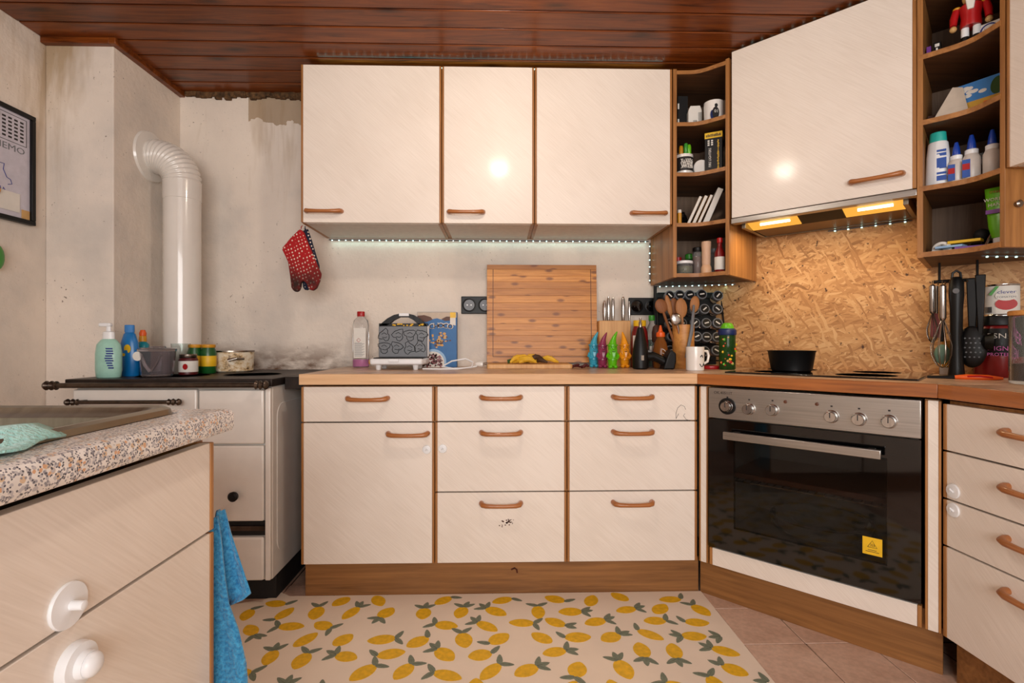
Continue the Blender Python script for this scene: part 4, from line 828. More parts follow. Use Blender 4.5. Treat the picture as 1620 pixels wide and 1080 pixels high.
b.build('peel', [M['peel'], M['peel_dark']], bp); MB().tube([(-.105,0,.008),(-.085,-.004,.012),(-.06,0,.012)], [.007,.008,.006], 8).build('stalk', M['treegreen'], bp)
dp = thing('dried_peel', 'small dark red dried fruit scraps beside the gnomes', 'food', (on(914,2.32), 2.32, WT)); b = MB(); rnd = random.Random(4)
for i in range(16): b.ball((rnd.uniform(-.045,.045), rnd.uniform(-.015,.015), .006+rnd.random()*.012), rnd.uniform(.006,.011), rnd.uniform(.005,.009), rnd.uniform(.004,.008), 8, 6)
b.build('scraps', M['berry'], dp)
# knife block
kbk = thing('knife_block', 'light wooden knife block beside the large cutting board', 'knife block', (on(973,2.44), 2.44, WT))
bx('block', kbk, (-.076,.076,0,.085,0,.222), M['bamboo_lt'], .003)
KX = [(956.5,.098,.0085,'leftmost of the five'),(963,.118,.008,'second from the cutting board'),(970,.114,.008,'third from the cutting board'),(986,.117,.0095,'fourth from the cutting board'),(996,.096,.006,'rightmost of the five')]
for px, hh, r, ps in KX:
    kn = thing('kitchen_knife', 'steel-handled knife in the wooden block, '+ps, 'knife', (on(px,2.47), 2.475, WT+.222), group='knives in the block')
    MB().lathe([(r*.75,.0),(r,.02),(r*1.1,hh*.5),(r,hh*.85),(r*.5,hh)], (0,0,0), 14, 0, 'z', 1, 1.3).build('grip', M['steel_v'], kn); MB().box(-.0015,.0015,-.010,.010,-.0005,.001).build('bolster', M['black'], kn)
# gnomes
def gnome(name_c, px, m, lean, sc_, Y=2.36):
    t = thing('garden_gnome', f'small glossy {name_c} gnome figure', 'gnome', (on(px,Y), Y, WT), group='row of plastic gnomes')
    t.scale = (sc_,)*3
    MB().lathe([(.016,.012),(.020,.02),(.021,.045),(.022,.06),(.018,.075)], (0,0,0), 18).build('body', m, t)
    for s in (-1,1): MB().ball((s*.011,-.008,.008), .011, .017, .009, 12, 8).build('foot', m, t)
    for s in (-1,1): MB().tube([(s*.019,0,.068),(s*.025,-.008,.055),(s*.017,-.019,.045),(s*.006,-.022,.048)], [.006,.0065,.0055,.005], 8).build('arm', m, t)
    hdq = MB().ball((0,-.002,.090), .0205, .019, .021, 16, 10).build('head', m, t)
    MB().ball((0,-.023,.090), .0065, .007, .006, 10, 7).build('nose', m, hdq); MB().tube([(-.006,-.0245,.0785),(0,-.027,.0765),(.006,-.0245,.0785)], .0014, 6).build('mouth', M['ink'], hdq); MB().lathe([(.0205,.101),(.0245,.103),(.0245,.108),(.0195,.110)], (0,0,0), 18).build('hat_brim', m, hdq); MB().lathe([(.0215,.036),(.0235,.038),(.0235,.044),(.0215,.046)], (0,0,0), 18).build('belt', m, t)
    bd = MB()
    for i in range(9): a = -1.2+2.4*i/8; bd.tube([(.017*sin(a),-.017*cos(a),.086),(.016*sin(a),-.022*cos(a),.070),(.010*sin(a),-.024*cos(a),.054-.006*cos(a))], [.005,.0055,.002], 7)
    bd.build('beard', m, t)
    for s in (-1,1): MB().ball((s*.0075,-.0185,.096), .0028, .002, .0028, 8, 5).build('eye', M['ink'], hdq)
    MB().tube([(0,0,.094),(0,0,.102),(lean*.002,0,.118),(lean*.007,0,.138),(lean*.015,0,.155),(lean*.021,0,.167)], [.0215,.0205,.0155,.010,.006,.002], 16).build('hat', m, t)
gnome('light blue', 939, M['gnome_blue'], 1, 1.0, 2.40); gnome('dark purple', 953, M['gnome_purple'], 1, .98, 2.345); gnome('bright green', 969, M['gnome_green'], 1, 1.0, 2.30); gnome('orange', 988, M['gnome_orange'], -.5, 1.0, 2.36)
# bottles by the sockets
t = bottle('ketchup_bottle', 'red sauce bottle with yellow top behind the black drill', 'bottle', (on(1012,2.40),2.40,WT), [('body', [(.038,0),(.041,.004),(.041,.12),(.037,.165),(.027,.195)], M['darkred']), ('top_band', [(.028,.194),(.030,.198),(.030,.220),(.026,.222)], M['yellow'])], sy=.7); bx('label', t, (-.040,-.006,-.0295,-.0275,.02,.15), M['paper'], 0)
t = bottle('oil_bottle', 'clear bottle with dark contents and green cap behind the sauce', 'bottle', (on(1031,2.45),2.45,WT), [('body', [(.030,0),(.032,.004),(.032,.14),(.026,.18),(.012,.21),(.012,.225)], M['clear']), ('contents', [(.024,.004),(.027,.008),(.027,.13),(.003,.131)], M['dkgreen']), ('cap', [(.014,.222),(.015,.224),(.015,.246),(.013,.248)], M['green'])]); bx('label', t, (-.02,.022,-.0335,-.032,.04,.10), M['paper'], 0)
bottle('pepper_mill', 'clear pepper mill with dark peppercorns behind the sauce bottle', 'grinder', (on(1039,2.385),2.385,WT), [('jar', [(.020,0),(.022,.004),(.022,.10),(.017,.12)], M['clear']), ('peppercorns', [(.016,.004),(.018,.008),(.018,.07),(.002,.072)], M['brown']), ('grinder_head', [(.018,.118),(.022,.124),(.023,.165),(.018,.19),(.008,.20)], M['choc'])])
t = bottle('sauce_bottle', 'brown chilli sauce bottle with orange pointed cap', 'bottle', (on(1045,2.32),2.32,WT), [('body', [(.028,0),(.032,.004),(.033,.085),(.027,.115),(.018,.135),(.017,.145)], M['amber_glass']), ('cap', [(.019,.143),(.020,.146),(.019,.162),(.010,.168),(.0035,.196)], M['orange'])])
strokes(t, [[(.022*sin(a)*.9-.004,-.0325,.062+.026*cos(a)) for a in [k*.3 for k in range(17)]], [(.012*sin(a)-.002,-.0332,.056+.014*cos(a)) for a in [k*.4 for k in range(13)]]], .0014, M['paper'], 'swirl_print')
# cordless screwdriver
dl = thing('cordless_drill', 'black cordless screwdriver standing on its nose beside the gnomes', 'power tool', (on(1013,2.24), 2.24, WT))
MB().lathe([(.028,0),(.034,.006),(.036,.05),(.033,.085),(.027,.12),(.020,.15),(.014,.178),(.010,.185)], (0,0,0), 22).build('motor_housing', M['black'], dl); lathe('chuck', dl, [(.0075,.184),(.0075,.205),(.005,.210),(.005,.226)], M['chrome'], (0,0,0), 14)
MB().tube([(.018,0,.055),(.055,0,.058),(.085,0,.045),(.112,0,.03)], [.022,.020,.019,.020], 14).build('grip', M['black'], dl); MB().prism([(.092,0),(.142,0),(.150,.035),(.150,.070),(.128,.088),(.112,.062)], -.032, .032, 'y').build('battery', M['black'], dl, bevel=.006); bx('trigger', dl, (.030,.048,-.010,.010,.072,.084), M['grey'], .002); MB().box(-.006,.006,-.0372,-.0355,.04,.062).build('badge', M['chrome'], dl)
# crock with spoons
CX = on(1081,2.31); ck = thing('utensil_crock', 'round wooden crock holding wooden spoons', 'utensil holder', (CX, 2.31, WT)); MB().lathe([(.046,0),(.048,.004),(.048,.198),(.043,.198),(.043,.012),(.002,.011)], (0,0,0), 28).build('crock', M['bamboo'], ck)
def spoon(label, px, pz, bx_, m, rw_=.023, rh=.036, dy=0.0, mat2=None, cat='spoon'):
    tip = at(px, pz, 2.30+dy); base_ = Vector((CX+bx_, 2.31+dy*.4, WT+.03)); t = thing('wooden_spoon' if cat == 'spoon' else 'ladle', label, cat, base_)
    d_ = tip-base_; n = d_.normalized(); MB().tube([(0,0,0), d_*.8, d_*.97], [.0055,.006,.005], 8).build('shaft', m, t)
    ang = math.atan2(d_.x, d_.z); b = MB(); rr_ = 12
    b.ball((0,0,0), rw_*1.15, .007, rh*1.12, 16, 10); o = b.build('bowl', mat2 or m, t); o.location = d_; o.rotation_euler = (0, ang, 0)
spoon('wooden spoon leaning furthest left in the crock', 1046, 484, -.012, M['spoon_dk'], .024, .030); spoon('narrow wooden spatula second from the left in the crock', 1058, 483, -.004, M['spoon'], .012, .044, .02); spoon('brown wooden spoon in the middle of the crock', 1067, 485, .0, M['spoon_dk'], .017, .036, .035)
spoon('pale wide wooden spoon standing upright in the crock', 1078, 487, .006, M['spoon'], .023, .040, -.005); spoon('wooden spoon leaning furthest right in the crock', 1099, 481, .02, M['spoon'], .019, .034, .0)
spoon('small shiny steel ladle in the crock', 1070, 505, .004, M['steel_v'], .021, .026, -.03, None, 'ladle'); 
tg = thing('kitchen_tongs', 'long grey tongs leaning out of the crock front', 'tongs', (CX, 2.25, WT+.02)); MB().tube([(-.012,0,.03),(.012,-.004,.15),(.036,.03,.265)], [.004,.006,.004], 8).build('arm', M['steel_grey'], tg); MB().tube([(-.004,.004,.03),(.018,.0,.15),(.040,.034,.265)], [.004,.006,.004], 8).build('arm', M['steel_grey'], tg)
# spice rack with jars
rk = thing('spice_rack', 'black wire spice rack in the corner', 'spice rack', (.93, 2.445, WT)); b = MB()
for x in (-.165,.155): b.tube([(x,.045,0),(x,.045,.395)], .008, 8); b.tube([(x,-.045,0),(x,.04,.39)], .004, 6)
b.build('post', M['black'], rk); bx('back_plate', rk, (-.16,.15,.040,.046,.01,.36), M['black_matt'], .001)
for i in range(5):
    z = .03+i*.076; q = MB()
    for yy, dz in ((-.03+i*.010,0),(.03,0),(-.035+i*.010,.022)): q.tube([(-.165,yy,z+dz),(.155,yy,z+dz)], .0026, 6)
    q.build('shelf_wire', M['black'], rk)
jb = MB().lathe([(.018,0),(.0215,-.004),(.0215,-.035),(.019,-.042)], axis='y', seg=18).mesh('jar_body', M['smoke']); jl = MB().lathe([(.0235,-.038),(.0245,-.040),(.0245,-.056),(.0225,-.058),(.002,-.058)], axis='y', seg=20).mesh('lid', M['steel_grey']); jt = MB().lathe([(.0190,-.058),(.0190,-.0592),(.001,-.0594)], axis='y', seg=18).mesh('label_disc', M['black']); jx = MB().box(-.011,.011,-.0600,-.0592,-.003,.003).mesh('label_print', M['paper'])
JP = [(1057,470),(1073,469),(1089,469),(1107,468),(1133,470),(1095,492),(1111.5,491),(1132,491),(1058,514),(1097,513),(1114,513),(1132,513),(1060,534),(1100,534),(1115,535),(1131,535),(1130,556),(1058,492),(1076,513),(1112,557),(1058,556)]
JR = {}
for px, py in JP: JR.setdefault(min((470,492,514,534,556), key=lambda v: abs(v-py)), []).append(px)
for px, py in JP:
    ry = min((470,492,514,534,556), key=lambda v: abs(v-py)); rown = {470:'top',492:'second',514:'third',534:'fourth',556:'lowest'}[ry]; coln = ('first','second','third','fourth','fifth')[sorted(JR[ry]).index(px)]
    p = at(px, py, 2.42); t = thing('spice_jar', f'spice jar with round black lid label, {coln} from left in the {rown} rack row', 'spice jar', p, 0, 'spice jars in the rack', rot=(radians(-14), 0, random.uniform(-.08,.08)))
    link('jar_body', jb, t, (0,.03,0)); link('lid', jl, t, (0,.03,0)); q = link('label_disc', jt, t, (0,.03,0)); link('label_print', jx, q, rot=(0, random.uniform(-.9,.9), 0))
# mug, drinking bottle, red lid
mg = thing('mug', 'white mug with a winking smile on the worktop corner', 'mug', (on(1099.5,2.13), 2.13, WT)); MB().lathe([(.034,0),(.0365,.003),(.0375,.100),(.0345,.100),(.033,.008),(.002,.006)], (0,0,0), 28).build('cup', M['ceramic'], mg)
MB().tube([(.036,0,.082),(.052,0,.082),(.058,0,.062),(.053,0,.038),(.036,0,.028)], .0055, 10).build('handle', M['ceramic'], mg)
def onc(a, r, z): return (r*sin(a), -r*cos(a), z)
strokes(mg, [[onc(.15+.10*k, .0378, .030-.012*sin(k*.55)) for k in range(7)], [onc(.75,.0378,.022),onc(.80,.0378,.030)]], .0018, M['ink'], 'smile_print'); strokes(mg, [[onc(.30+.07*k,.0378,.060+.006*sin(k)) for k in range(5)], [onc(.22,.0378,.057),onc(.32,.0378,.063)]], .0018, M['ink'], 'wink_print')
text(mg, 'mmm', .010, M['brown'], onc(1.05,.0382,.065), (pi/2, pi/2*0, 1.05), depth=.0004)
kd = thing('drinking_bottle', 'green children\'s drinking bottle with blue collar by the cooktop', 'bottle', (on(1150.5,2.20), 2.20, WT)); MB().lathe([(.031,0),(.034,.004),(.034,.150),(.032,.158)], (0,0,0), 24).build('body', M['green_glass'], kd); MB().lathe([(.036,.150),(.038,.154),(.037,.172),(.030,.178)], (0,0,0), 24).build('collar', M['navy'], kd); MB().lathe([(.028,.176),(.027,.186),(.020,.200),(.012,.203)], (0,0,0), 20).build('spout_lid', M['lime'], kd)
b = MB(); rnd = random.Random(21)
for i in range(22):
    a, z, s = rnd.uniform(-1.2,1.2), rnd.uniform(.02,.14), rnd.uniform(.003,.008); b.ball(onc(a,.0335,z), s, .0015, s*.8, 8, 5, i % 5)
b.build('sticker_print', [M['orange'], M['yellow'], M['lime'], M['red'], M['tan']], kd)
tag(MB().lathe([(.034,0),(.036,.003),(.035,.012),(.028,.015)], (on(1128,2.26),2.26,WT), 24, 0, 'z', 1.2, .8).build('red_dish', M['red'], None), 'flat red dish lying behind the smile mug', 'dish')
# cooktop and pan
ct = thing('cooktop', 'black glass cooktop set in the diagonal worktop', 'cooktop', (A[0], A[1], 0), radians(-45))
bx('glass_top', ct, (.065,.655,.095,.575,WT,WT+.006), M['black_gl'], .002)
for x, y_, r in ((.21,.22,.075),(.50,.22,.09),(.21,.44,.09),(.50,.44,.075)): MB().lathe([(r,WT+.0061),(r,WT+.0064),(r-.002,WT+.0064),(r-.002,WT+.0061)], (x,y_,0), 36).build('zone_ring', M['black'], ct.children[0])
PT = Vector(DL(.245, .30)); pn = thing('saucepan', 'small black saucepan on the cooktop', 'pan', (PT.x, PT.y, WT+.0065)); MB().lathe([(.066,0),(.072,.004),(.083,.075),(.087,.080),(.083,.080),(.068,.008),(.002,.006)], (0,0,0), 32).build('pan_body', M['black'], pn)
MB().lathe([(.012,-.080),(.014,-.10),(.011,-.20),(.008,-.205)], (0,0,.066), 12, 0, 'y').build('handle', M['black'], pn, ); pn.rotation_euler = (0,0,radians(165))

# ================================================================== RIGHT CORNER THINGS
def DG(px, py, S):
    a = (px-810)/FPX; b = -(py-540)/FPX; d = Vector((a*cos(YAW)+sin(YAW), -a*sin(YAW)+cos(YAW), b)); return Vector((0,0,CAMZ))+d*(S/(d.x+d.y))
RS = 3.36
ra = DG(1477,446,RS); rb = DG(1556,432,RS); rl = thing('utensil_rail', 'black hook rail on the chipboard beside the right shelf', 'rail', ra); MB().tube([(0,0,0),tuple(Vector((rb.x-ra.x, rb.y-ra.y, 0)))], .006, 10).build('bar', M['black'], rl)
for u in (.12,.88): p = (rb-ra)*u; MB().tube([(p.x,p.y,0),(p.x,p.y,SZ[0]-.0085-ra.z)], .004, 8).build('bracket', M['black'], rl)
for u in (.1,.25,.4,.7,.85): p = (rb-ra)*u; MB().tube([(p.x,p.y,0),(p.x-.01,p.y-.01,-.012),(p.x-.016,p.y-.016,-.004)], .002, 6).build('hook', M['chrome'], rl)
def hang(name, label, cat, px, py, S=RS-.03, rz=-45): p = DG(px, py, S); return thing(name, label, cat, p, radians(rz))
def whisk(label, px, py, hl, wl, wr_, S_):
    t = hang('whisk', label, 'whisk', px, py, S_); MB().lathe([(.005,0),(.0105,-.006),(.011,-hl+.01),(.007,-hl)], (0,0,0), 14).build('grip', M['steel_v'], t); b = MB()
    for k in range(5):
        a = pi*k/5; pts = []
        for i in range(13): u = i/12*2-1; w_ = wr_*(1-abs(u)**3) if True else 0; s = -1 if i < 6 else 1; zz = -hl-wl*(1-u*u)**.55; pts.append((cos(a)*wr_*(u if abs(u) < 1 else u)*(1.0 if abs(u) < .8 else (1-abs(u))/.2*.9+.1), sin(a)*wr_*u*(1.0 if abs(u) < .8 else (1-abs(u))/.2*.9+.1), zz))
        b.tube(pts, .0011, 5)
    b.build('wires', M['chrome'], t); MB().tube([(0,0,.0),(0,-.004,.012),(0,.004,.014),(0,0,.002)], .0015, 6).build('loop', M['chrome'], t)
whisk('small steel whisk hanging leftmost on the rail', 1475, 450, .105, .105, .024, RS+.03); whisk('large steel whisk hanging in front of the green spoon', 1491, 450, .125, .165, .046, RS-.07)
t = hang('silicone_spoon', 'grey-green silicone spoon hanging behind the whisks', 'spoon', 1494, 452, RS+.025); MB().tube([(0,0,0),(-.004,0,-.15),(-.006,0,-.20)], [.006,.005,.005], 8).build('shaft', M['black'], t); o = MB().ball((-.006,0,-.245), .023, .010, .036, 14, 10).build('spoon_bowl', plain('sage_silicone', (96,128,112), .6), t)
t = hang('spatula', 'dark red silicone spatula hanging behind the small whisk', 'spatula', 1482, 452, RS+.04); MB().tube([(0,0,0),(0,0,-.10)], .005, 8).build('shaft', M['chrome'], t); MB().prism([(-.014,-.10),(.014,-.10),(.018,-.19),(-.018,-.185)], -.004, .004, 'y').build('blade', plain('dusky_red_silicone', (134,66,66), .6), t, bevel=.002)
t = hang('stick_blender', 'long black hand blender hanging on the rail', 'hand blender', 1513, 440, RS-.06); MB().lathe([(.012,.004),(.020,-.01),(.021,-.06),(.018,-.10),(.0165,-.22),(.019,-.29),(.023,-.33),(.021,-.345)], (0,0,0), 18).build('body', M['black'], t); MB().tube([(-.012,0,-.002),(-.010,0,.018),(0,0,.026),(.010,0,.018),(.012,0,-.002)], .004, 8).build('hanging_loop', M['black'], t); MB().lathe([(.009,0),(.009,-.003)], (0,-.0205,-.045), 12, 0, 'y').build('button', M['grey'], t)
t = hang('slotted_spoon', 'black slotted spoon hanging right of the hand blender', 'spoon', 1538, 440, RS-.02); MB().prism([(-.016,.0),(.016,.0),(.010,-.17),(-.010,-.17)], -.005, .005, 'y').build('shaft', M['black'], t, bevel=.003); o = MB().ball((0,-.004,-.235), .040, .012, .072, 18, 12).build('spoon_bowl', M['black'], t); q = MB()
for i in range(5):
    for j in range(4): q.lathe([(.0028,-.0170),(.0028,-.0150)], (-.018+.012*j+.003*(i % 2), 0, -.27+.016*i), 8, 0, 'y')
q.build('hole', M['steel_grey'], o)
t = hang('ladle', 'black ladle hanging at the right end of the rail', 'ladle', 1551, 436, RS-.03); MB().prism([(-.014,.004),(.014,.004),(.007,-.20),(-.007,-.20)], -.004, .004, 'y').build('shaft', M['black'], t, bevel=.003); MB().lathe([(.004,-.012),(.024,.0),(.032,.022),(.030,.022),(.021,.004)], (.012,-.005,-.225), 18, 0, 'x').build('cup', M['black'], t)
t = thing('sponge_cloth', 'folded yellow cloth standing behind the whisks', 'cloth', DG(1503,590,3.44), radians(-45)); t.location.z = WT; MB().box(-.022,.030,-.006,.006,.03,.125).build('cloth', M['amber'], t, bevel=.003); MB().box(-.03,.034,-.012,.012,0,.030).build('wire_stand', M['chrome'], t, bevel=.002)
t = thing('peeler', 'orange vegetable peeler with black blade lying on the worktop', 'peeler', DG(1530,599,3.12), radians(-38)); t.location.z = WT; MB().tube([(-.03,0,.006),(.0,-.002,.008),(.05,0,.007),(.085,.003,.006)], [.006,.009,.009,.004], 10).build('grip', M['orange'], t); MB().tube([(-.10,.0,.004),(-.03,0,.006)], [.004,.006], 8).build('blade', M['black'], t); MB().tube([(.0,-.010,.010),(.03,-.012,.012),(.06,-.008,.008)], .003, 6).build('clip', M['red'], t)
px_ = at(1574, 540, 1.70)
pt = thing('protein_tub', 'black and red protein powder tub beside the glass jar', 'tub', (DG(1577,540,3.44).x, DG(1577,540,3.44).y, WT), radians(-45)); MB().lathe([(.058,0),(.061,.004),(.061,.165),(.054,.178)], (0,0,0), 28).build('tub', M['darkred'], pt); MB().lathe([(.060,.176),(.062,.178),(.062,.205),(.060,.208)], (0,0,0), 28).build('lid', M['black'], pt)
MB().lathe([(.0612,.075),(.0616,.076),(.0616,.165),(.0612,.166)], (0,0,0), 28).build('black_label', M['black'], pt)
text(pt, 'ESN', .024, M['paper'], (.0,-.0625,.140), sx=1.2); text(pt, 'DESIGNER', .021, M['pink'], (.004,-.0628,.098)); text(pt, 'PROTEIN', .016, M['pink'], (.008,-.0628,.078))
tc_ = thing('tomato_can', 'tin of chopped tomatoes standing on the protein tub', 'can', (DG(1584,540,3.45).x, DG(1584,540,3.45).y, WT+.2085), radians(-45)); tc_.scale = (1.2,1.2,1.0); MB().lathe([(.038,0),(.040,.001),(.040,.004),(.0385,.006),(.0385,.103),(.040,.105),(.040,.108),(.037,.109),(.036,.106)], (0,0,0), 28).build('tin', M['steel_v'], tc_); MB().lathe([(.0387,.007),(.0389,.008),(.0389,.101),(.0387,.102)], (0,0,0), 28).build('label', M['paper'], tc_)
disc(tc_, 'tomato_print', .010, .040, .023, .020, -.0392, M['red']); disc(tc_, 'white_badge', .010, .068, .023, .017, -.0396, M['paper']); text(tc_, 'clever', .016, M['text_blue'], (.011,-.0402,.080)); text(tc_, 'TOMATEN', .0085, M['steel_grey'], (.010,-.0402,.063)); b = MB()
for i in range(7): b.box(-.034+i*.0022,-.0328+i*.0022,-.0300-.0011*i,-.0270-.0011*i,.012,.032)
b.build('barcode', M['ink'], tc_); MB().prism([(-.012,.101),(-.004,.101),(-.020,.070),(-.026,.074)], -.0385, -.036, 'y').build('green_stripe', M['green'], tc_)
gj = thing('glass_jar', 'tall glass jar with wooden lid and dark contents at the right edge', 'jar', (1.532, 1.425, WT)); MB().lathe([(.052,0),(.055,.004),(.055,.190),(.051,.196),(.049,.190),(.051,.010),(.002,.008)], (0,0,0), 32).build('glass', M['glass'], gj); MB().lathe([(.054,.196),(.057,.198),(.057,.208),(.054,.211)], (0,0,0), 32).build('wooden_lid', M['bamboo'], gj); MB().lathe([(.047,.010),(.048,.014),(.048,.058),(.002,.064)], (0,0,0), 24).build('coffee_grounds', M['choc'], gj); MB().tube([(-.014,-.01,.165),(.0,-.006,.12),(.016,0,.065)], [.003,.004,.005], 8).build('spoon', M['chrome'], gj)

# ================================================================== LEFT CORNER SHELF THINGS
LZ = [z+.0078 for z in SZ]
def LP(px, Y): return on(px, Y)
t = thing('black_box', 'tall black box on the top shelf of the left corner shelf', 'box', (LP(1080,2.30),2.30,LZ[3])); bx('carton', t, (-.022,.024,0,.08,0,.160), M['black_matt'], .001); bx('white_tab', t, (-.023,-.016,-.001,.0,.10,.125), M['paper'], 0); bx('white_tab', t, (-.023,-.016,-.001,.0,.03,.055), M['paper'], 0)
t = thing('milk_carton', 'small white carton with barcode on the left corner shelf', 'carton', (LP(1099,2.27),2.265,LZ[3]), radians(-8)); MB().prism([(-.029,0),(.029,0),(.029,.078),(.022,.100),(-.020,.100),(-.029,.078)], 0, .05, 'y').build('carton', M['paper'], t, bevel=.001); b = MB()
for i in range(6): b.box(-.008+i*.003,-.0066+i*.003,-.0008,0,.012,.035)
for i in range(5): b.box(.014+i*.003,.0152+i*.003,-.0008,0,.012,.070)
b.build('barcode', M['ink'], t); MB().tube([(-.02,.02,.098),(-.012,.02,.108),(.0,.02,.102)], .0014, 6).build('string', M['paper'], t)
t = thing('mug', 'white mug printed with dark figures on the top shelf', 'mug', (LP(1127,2.20)+.012,2.215,LZ[3])); MB().lathe([(.037,0),(.040,.003),(.041,.088),(.038,.088),(.036,.008)], (0,0,0), 26).build('cup', M['ceramic'], t); MB().tube([(.030,.028,.07),(.042,.042,.06),(.042,.042,.03),(.030,.028,.02)], .005, 8).build('handle', M['ceramic'], t)
disc(t, 'figure_print', -.008, .030, .015, .026, -.0405, M['ink']); disc(t, 'figure_print', -.006, .062, .007, .008, -.0405, M['ink']); disc(t, 'figure_print', -.022, .022, .009, .020, -.0385, M['navy']); text(t, '01', .018, M['paper'], (-.006,-.0415,.036))
t = thing('pen_mug', 'white mug with black swirl print holding marker pens', 'mug', (LP(1083,2.26),2.265,LZ[2])); MB().lathe([(.036,0),(.038,.003),(.0385,.092),(.0355,.092),(.034,.008)], (0,0,0), 26).build('cup', M['ceramic'], t); MB().lathe([(.0386,.018),(.0389,.019),(.0389,.078),(.0386,.079)], (0,0,0), 26).build('print_band', M['ink'], t); strokes(t, [[onc(-.7+.18*k,.0392,.048+.022*sin(k*1.3+j)) for k in range(9)] for j in (0,1.4,2.8,4.2)], .0016, M['paper'], 'swirl_print')
for i, (dx, m, hh) in enumerate(((-.014,'amber',.128),(.008,'green',.140),(.022,'lime',.134))): pe = thing('marker_pen', ('yellow','green','pale green')[i]+' marker pen standing in the swirl mug', 'pen', (t.location.x+dx,2.265,LZ[2]+.010)); MB().lathe([(.008,0),(.009,.004),(.009,hh-.04),(.0085,hh-.006),(.006,hh-.002)], (0,0,0), 14).build('barrel', M[m], pe); MB().lathe([(.0085,hh-.042),(.0095,hh-.04),(.0095,hh-.012),(.007,hh-.0015)], (0,0,0), 14).build('cap', M[m], pe)
t = thing('mug', 'dark blue mug lying on its side beside the pen mug', 'mug', (LP(1104,2.30),2.285,LZ[2]+.037)); MB().lathe([(.036,-.03),(.036,.05),(.033,.05),(.033,-.028)], (0,0,0), 24, 0, 'y').build('cup', M['navy'], t); MB().lathe([(.0362,-.032),(.037,-.030),(.037,-.022),(.033,-.022),(.033,-.030)], (0,0,0), 24, 0, 'y').build('rim', M['ceramic'], t)
t = thing('firelighter_box', 'tall black and yellow box of fire lighters on the left corner shelf', 'box', (LP(1131,2.21),2.225,LZ[2]), radians(-28)); bx('carton', t, (-.036,.036,0,.06,0,.185), M['black'], .001); bx('yellow_band', t, (-.0363,.0363,-.0006,.0602,.160,.1853), M['yellow'], 0)
text(t, 'FIRE LIGHTERS', .0145, M['paper'], (-.014,-.0008,.075), (pi/2,-pi/2,0), sx=.9); b = MB(); rnd = random.Random(31)
for i in range(10): b.box(-.030+i*.006,-.0262+i*.006+rnd.random()*.0014,-.0009,0,.166,.175+rnd.random()*.004)
b.build('band_marks', M['ink'], t); b = MB()
for i in range(22): b.box(.015+rnd.random()*.003,.024-rnd.random()*.003,-.0008,0,.010+i*.0064,.0145+i*.0064)
b.build('side_marks', M['yellow'], t); b = MB()
for i in range(2):
    for j in range(3): b.box(-.024+i*.014,-.016+i*.014,-.0008,0,.128+j*.009,.134+j*.009)
b.build('icon_print', M['paper'], t)
def leanbook(label, px, hh, th, tilt, m, depth=.11): 
    t = thing('notebook', label, 'book', (LP(px,2.26),2.26,LZ[1]+.001+th*sin(radians(tilt))), rot=(0, radians(tilt), radians(-14))); bx('cover', t, (0,th,0,depth,0,hh), m, .001); bx('pages', t, (.0012,th-.0012,-.0008,depth-.002,.002,hh+.0006), M['paper'], 0); return t
leanbook('cream notebook leaning leftmost on the left corner shelf', 1086, .135, .012, 24, M['cream']); leanbook('tan notebook leaning second from the left', 1094, .138, .014, 24, M['tan']); leanbook('brown paper notebook leaning in the middle', 1102, .142, .012, 24, M['bamboo_lt']); leanbook('thick white book leaning furthest right on the left corner shelf', 1111, .170, .024, 23, M['paper'])
t = bottle('spice_tube', 'small yellow spice tube at the left end of the book shelf', 'tube', (LP(1075,2.235),2.235,LZ[1]), [('tube', [(.008,0),(.009,.002),(.009,.050)], M['amber']), ('cap', [(.0085,.050),(.009,.052),(.008,.064)], M['paper'])])
t = thing('plastic_bag', 'crumpled dark plastic bag behind the notebooks', 'bag', (LP(1076,2.42),2.44,LZ[1])); rnd = random.Random(2); b = MB(); b.ball((0,0,.055), .045, .05, .056, 14, 10); b.v = [(x*(1+rnd.uniform(-.2,.2)), y*(1+rnd.uniform(-.2,.2)), z) for x, y, z in b.v]; b.build('bag', plain('dark_film', (30,28,28), .2, grain=.3, Coat_Weight=.6), t, sharp=10)
t = bottle('herb_jar', 'squat glass herb jar with white lid on the lowest left shelf', 'jar', (LP(1083,2.255),2.255,LZ[0]), [('jar', [(.032,0),(.035,.004),(.035,.042),(.032,.048)], M['clear']), ('herbs', [(.028,.004),(.032,.006),(.032,.036),(.003,.038)], plain('dried_herbs', (120,124,84), .8, grain=.4, scale=200)), ('lid', [(.034,.047),(.036,.049),(.036,.058),(.034,.060)], M['white'])])
t = bottle('spray_bottle', 'small bottle with bright green top behind the herb jar', 'bottle', (LP(1091,2.34),2.345,LZ[0]), [('body', [(.022,0),(.024,.004),(.024,.07),(.010,.082)], M['green_glass']), ('cap', [(.012,.080),(.019,.084),(.019,.104),(.014,.108)], M['green'])])
bottle('red_cap_bottle', 'dark bottle with red cap behind the herb jar', 'bottle', (LP(1074,2.36),2.37,LZ[0]), [('body', [(.02,0),(.022,.004),(.022,.07)], M['brown']), ('cap', [(.014,.07),(.016,.072),(.016,.095)], M['red'])])
bottle('spice_jar_tall', 'tall clear spice jar with dark spice on the lowest left shelf', 'jar', (LP(1104,2.25),2.255,LZ[0]), [('jar', [(.019,0),(.021,.003),(.021,.095),(.017,.102)], M['clear']), ('spice', [(.016,.003),(.0185,.005),(.0185,.080),(.002,.082)], M['brown']), ('lid', [(.0195,.101),(.021,.103),(.021,.118),(.018,.121)], M['black'])])
bottle('spice_shaker', 'red and black spice shaker beside the salt mill', 'shaker', (LP(1112,2.29),2.30,LZ[0]), [('shaker', [(.016,0),(.018,.003),(.018,.075)], M['darkred']), ('lid', [(.0165,.075),(.018,.078),(.016,.098)], M['black'])])
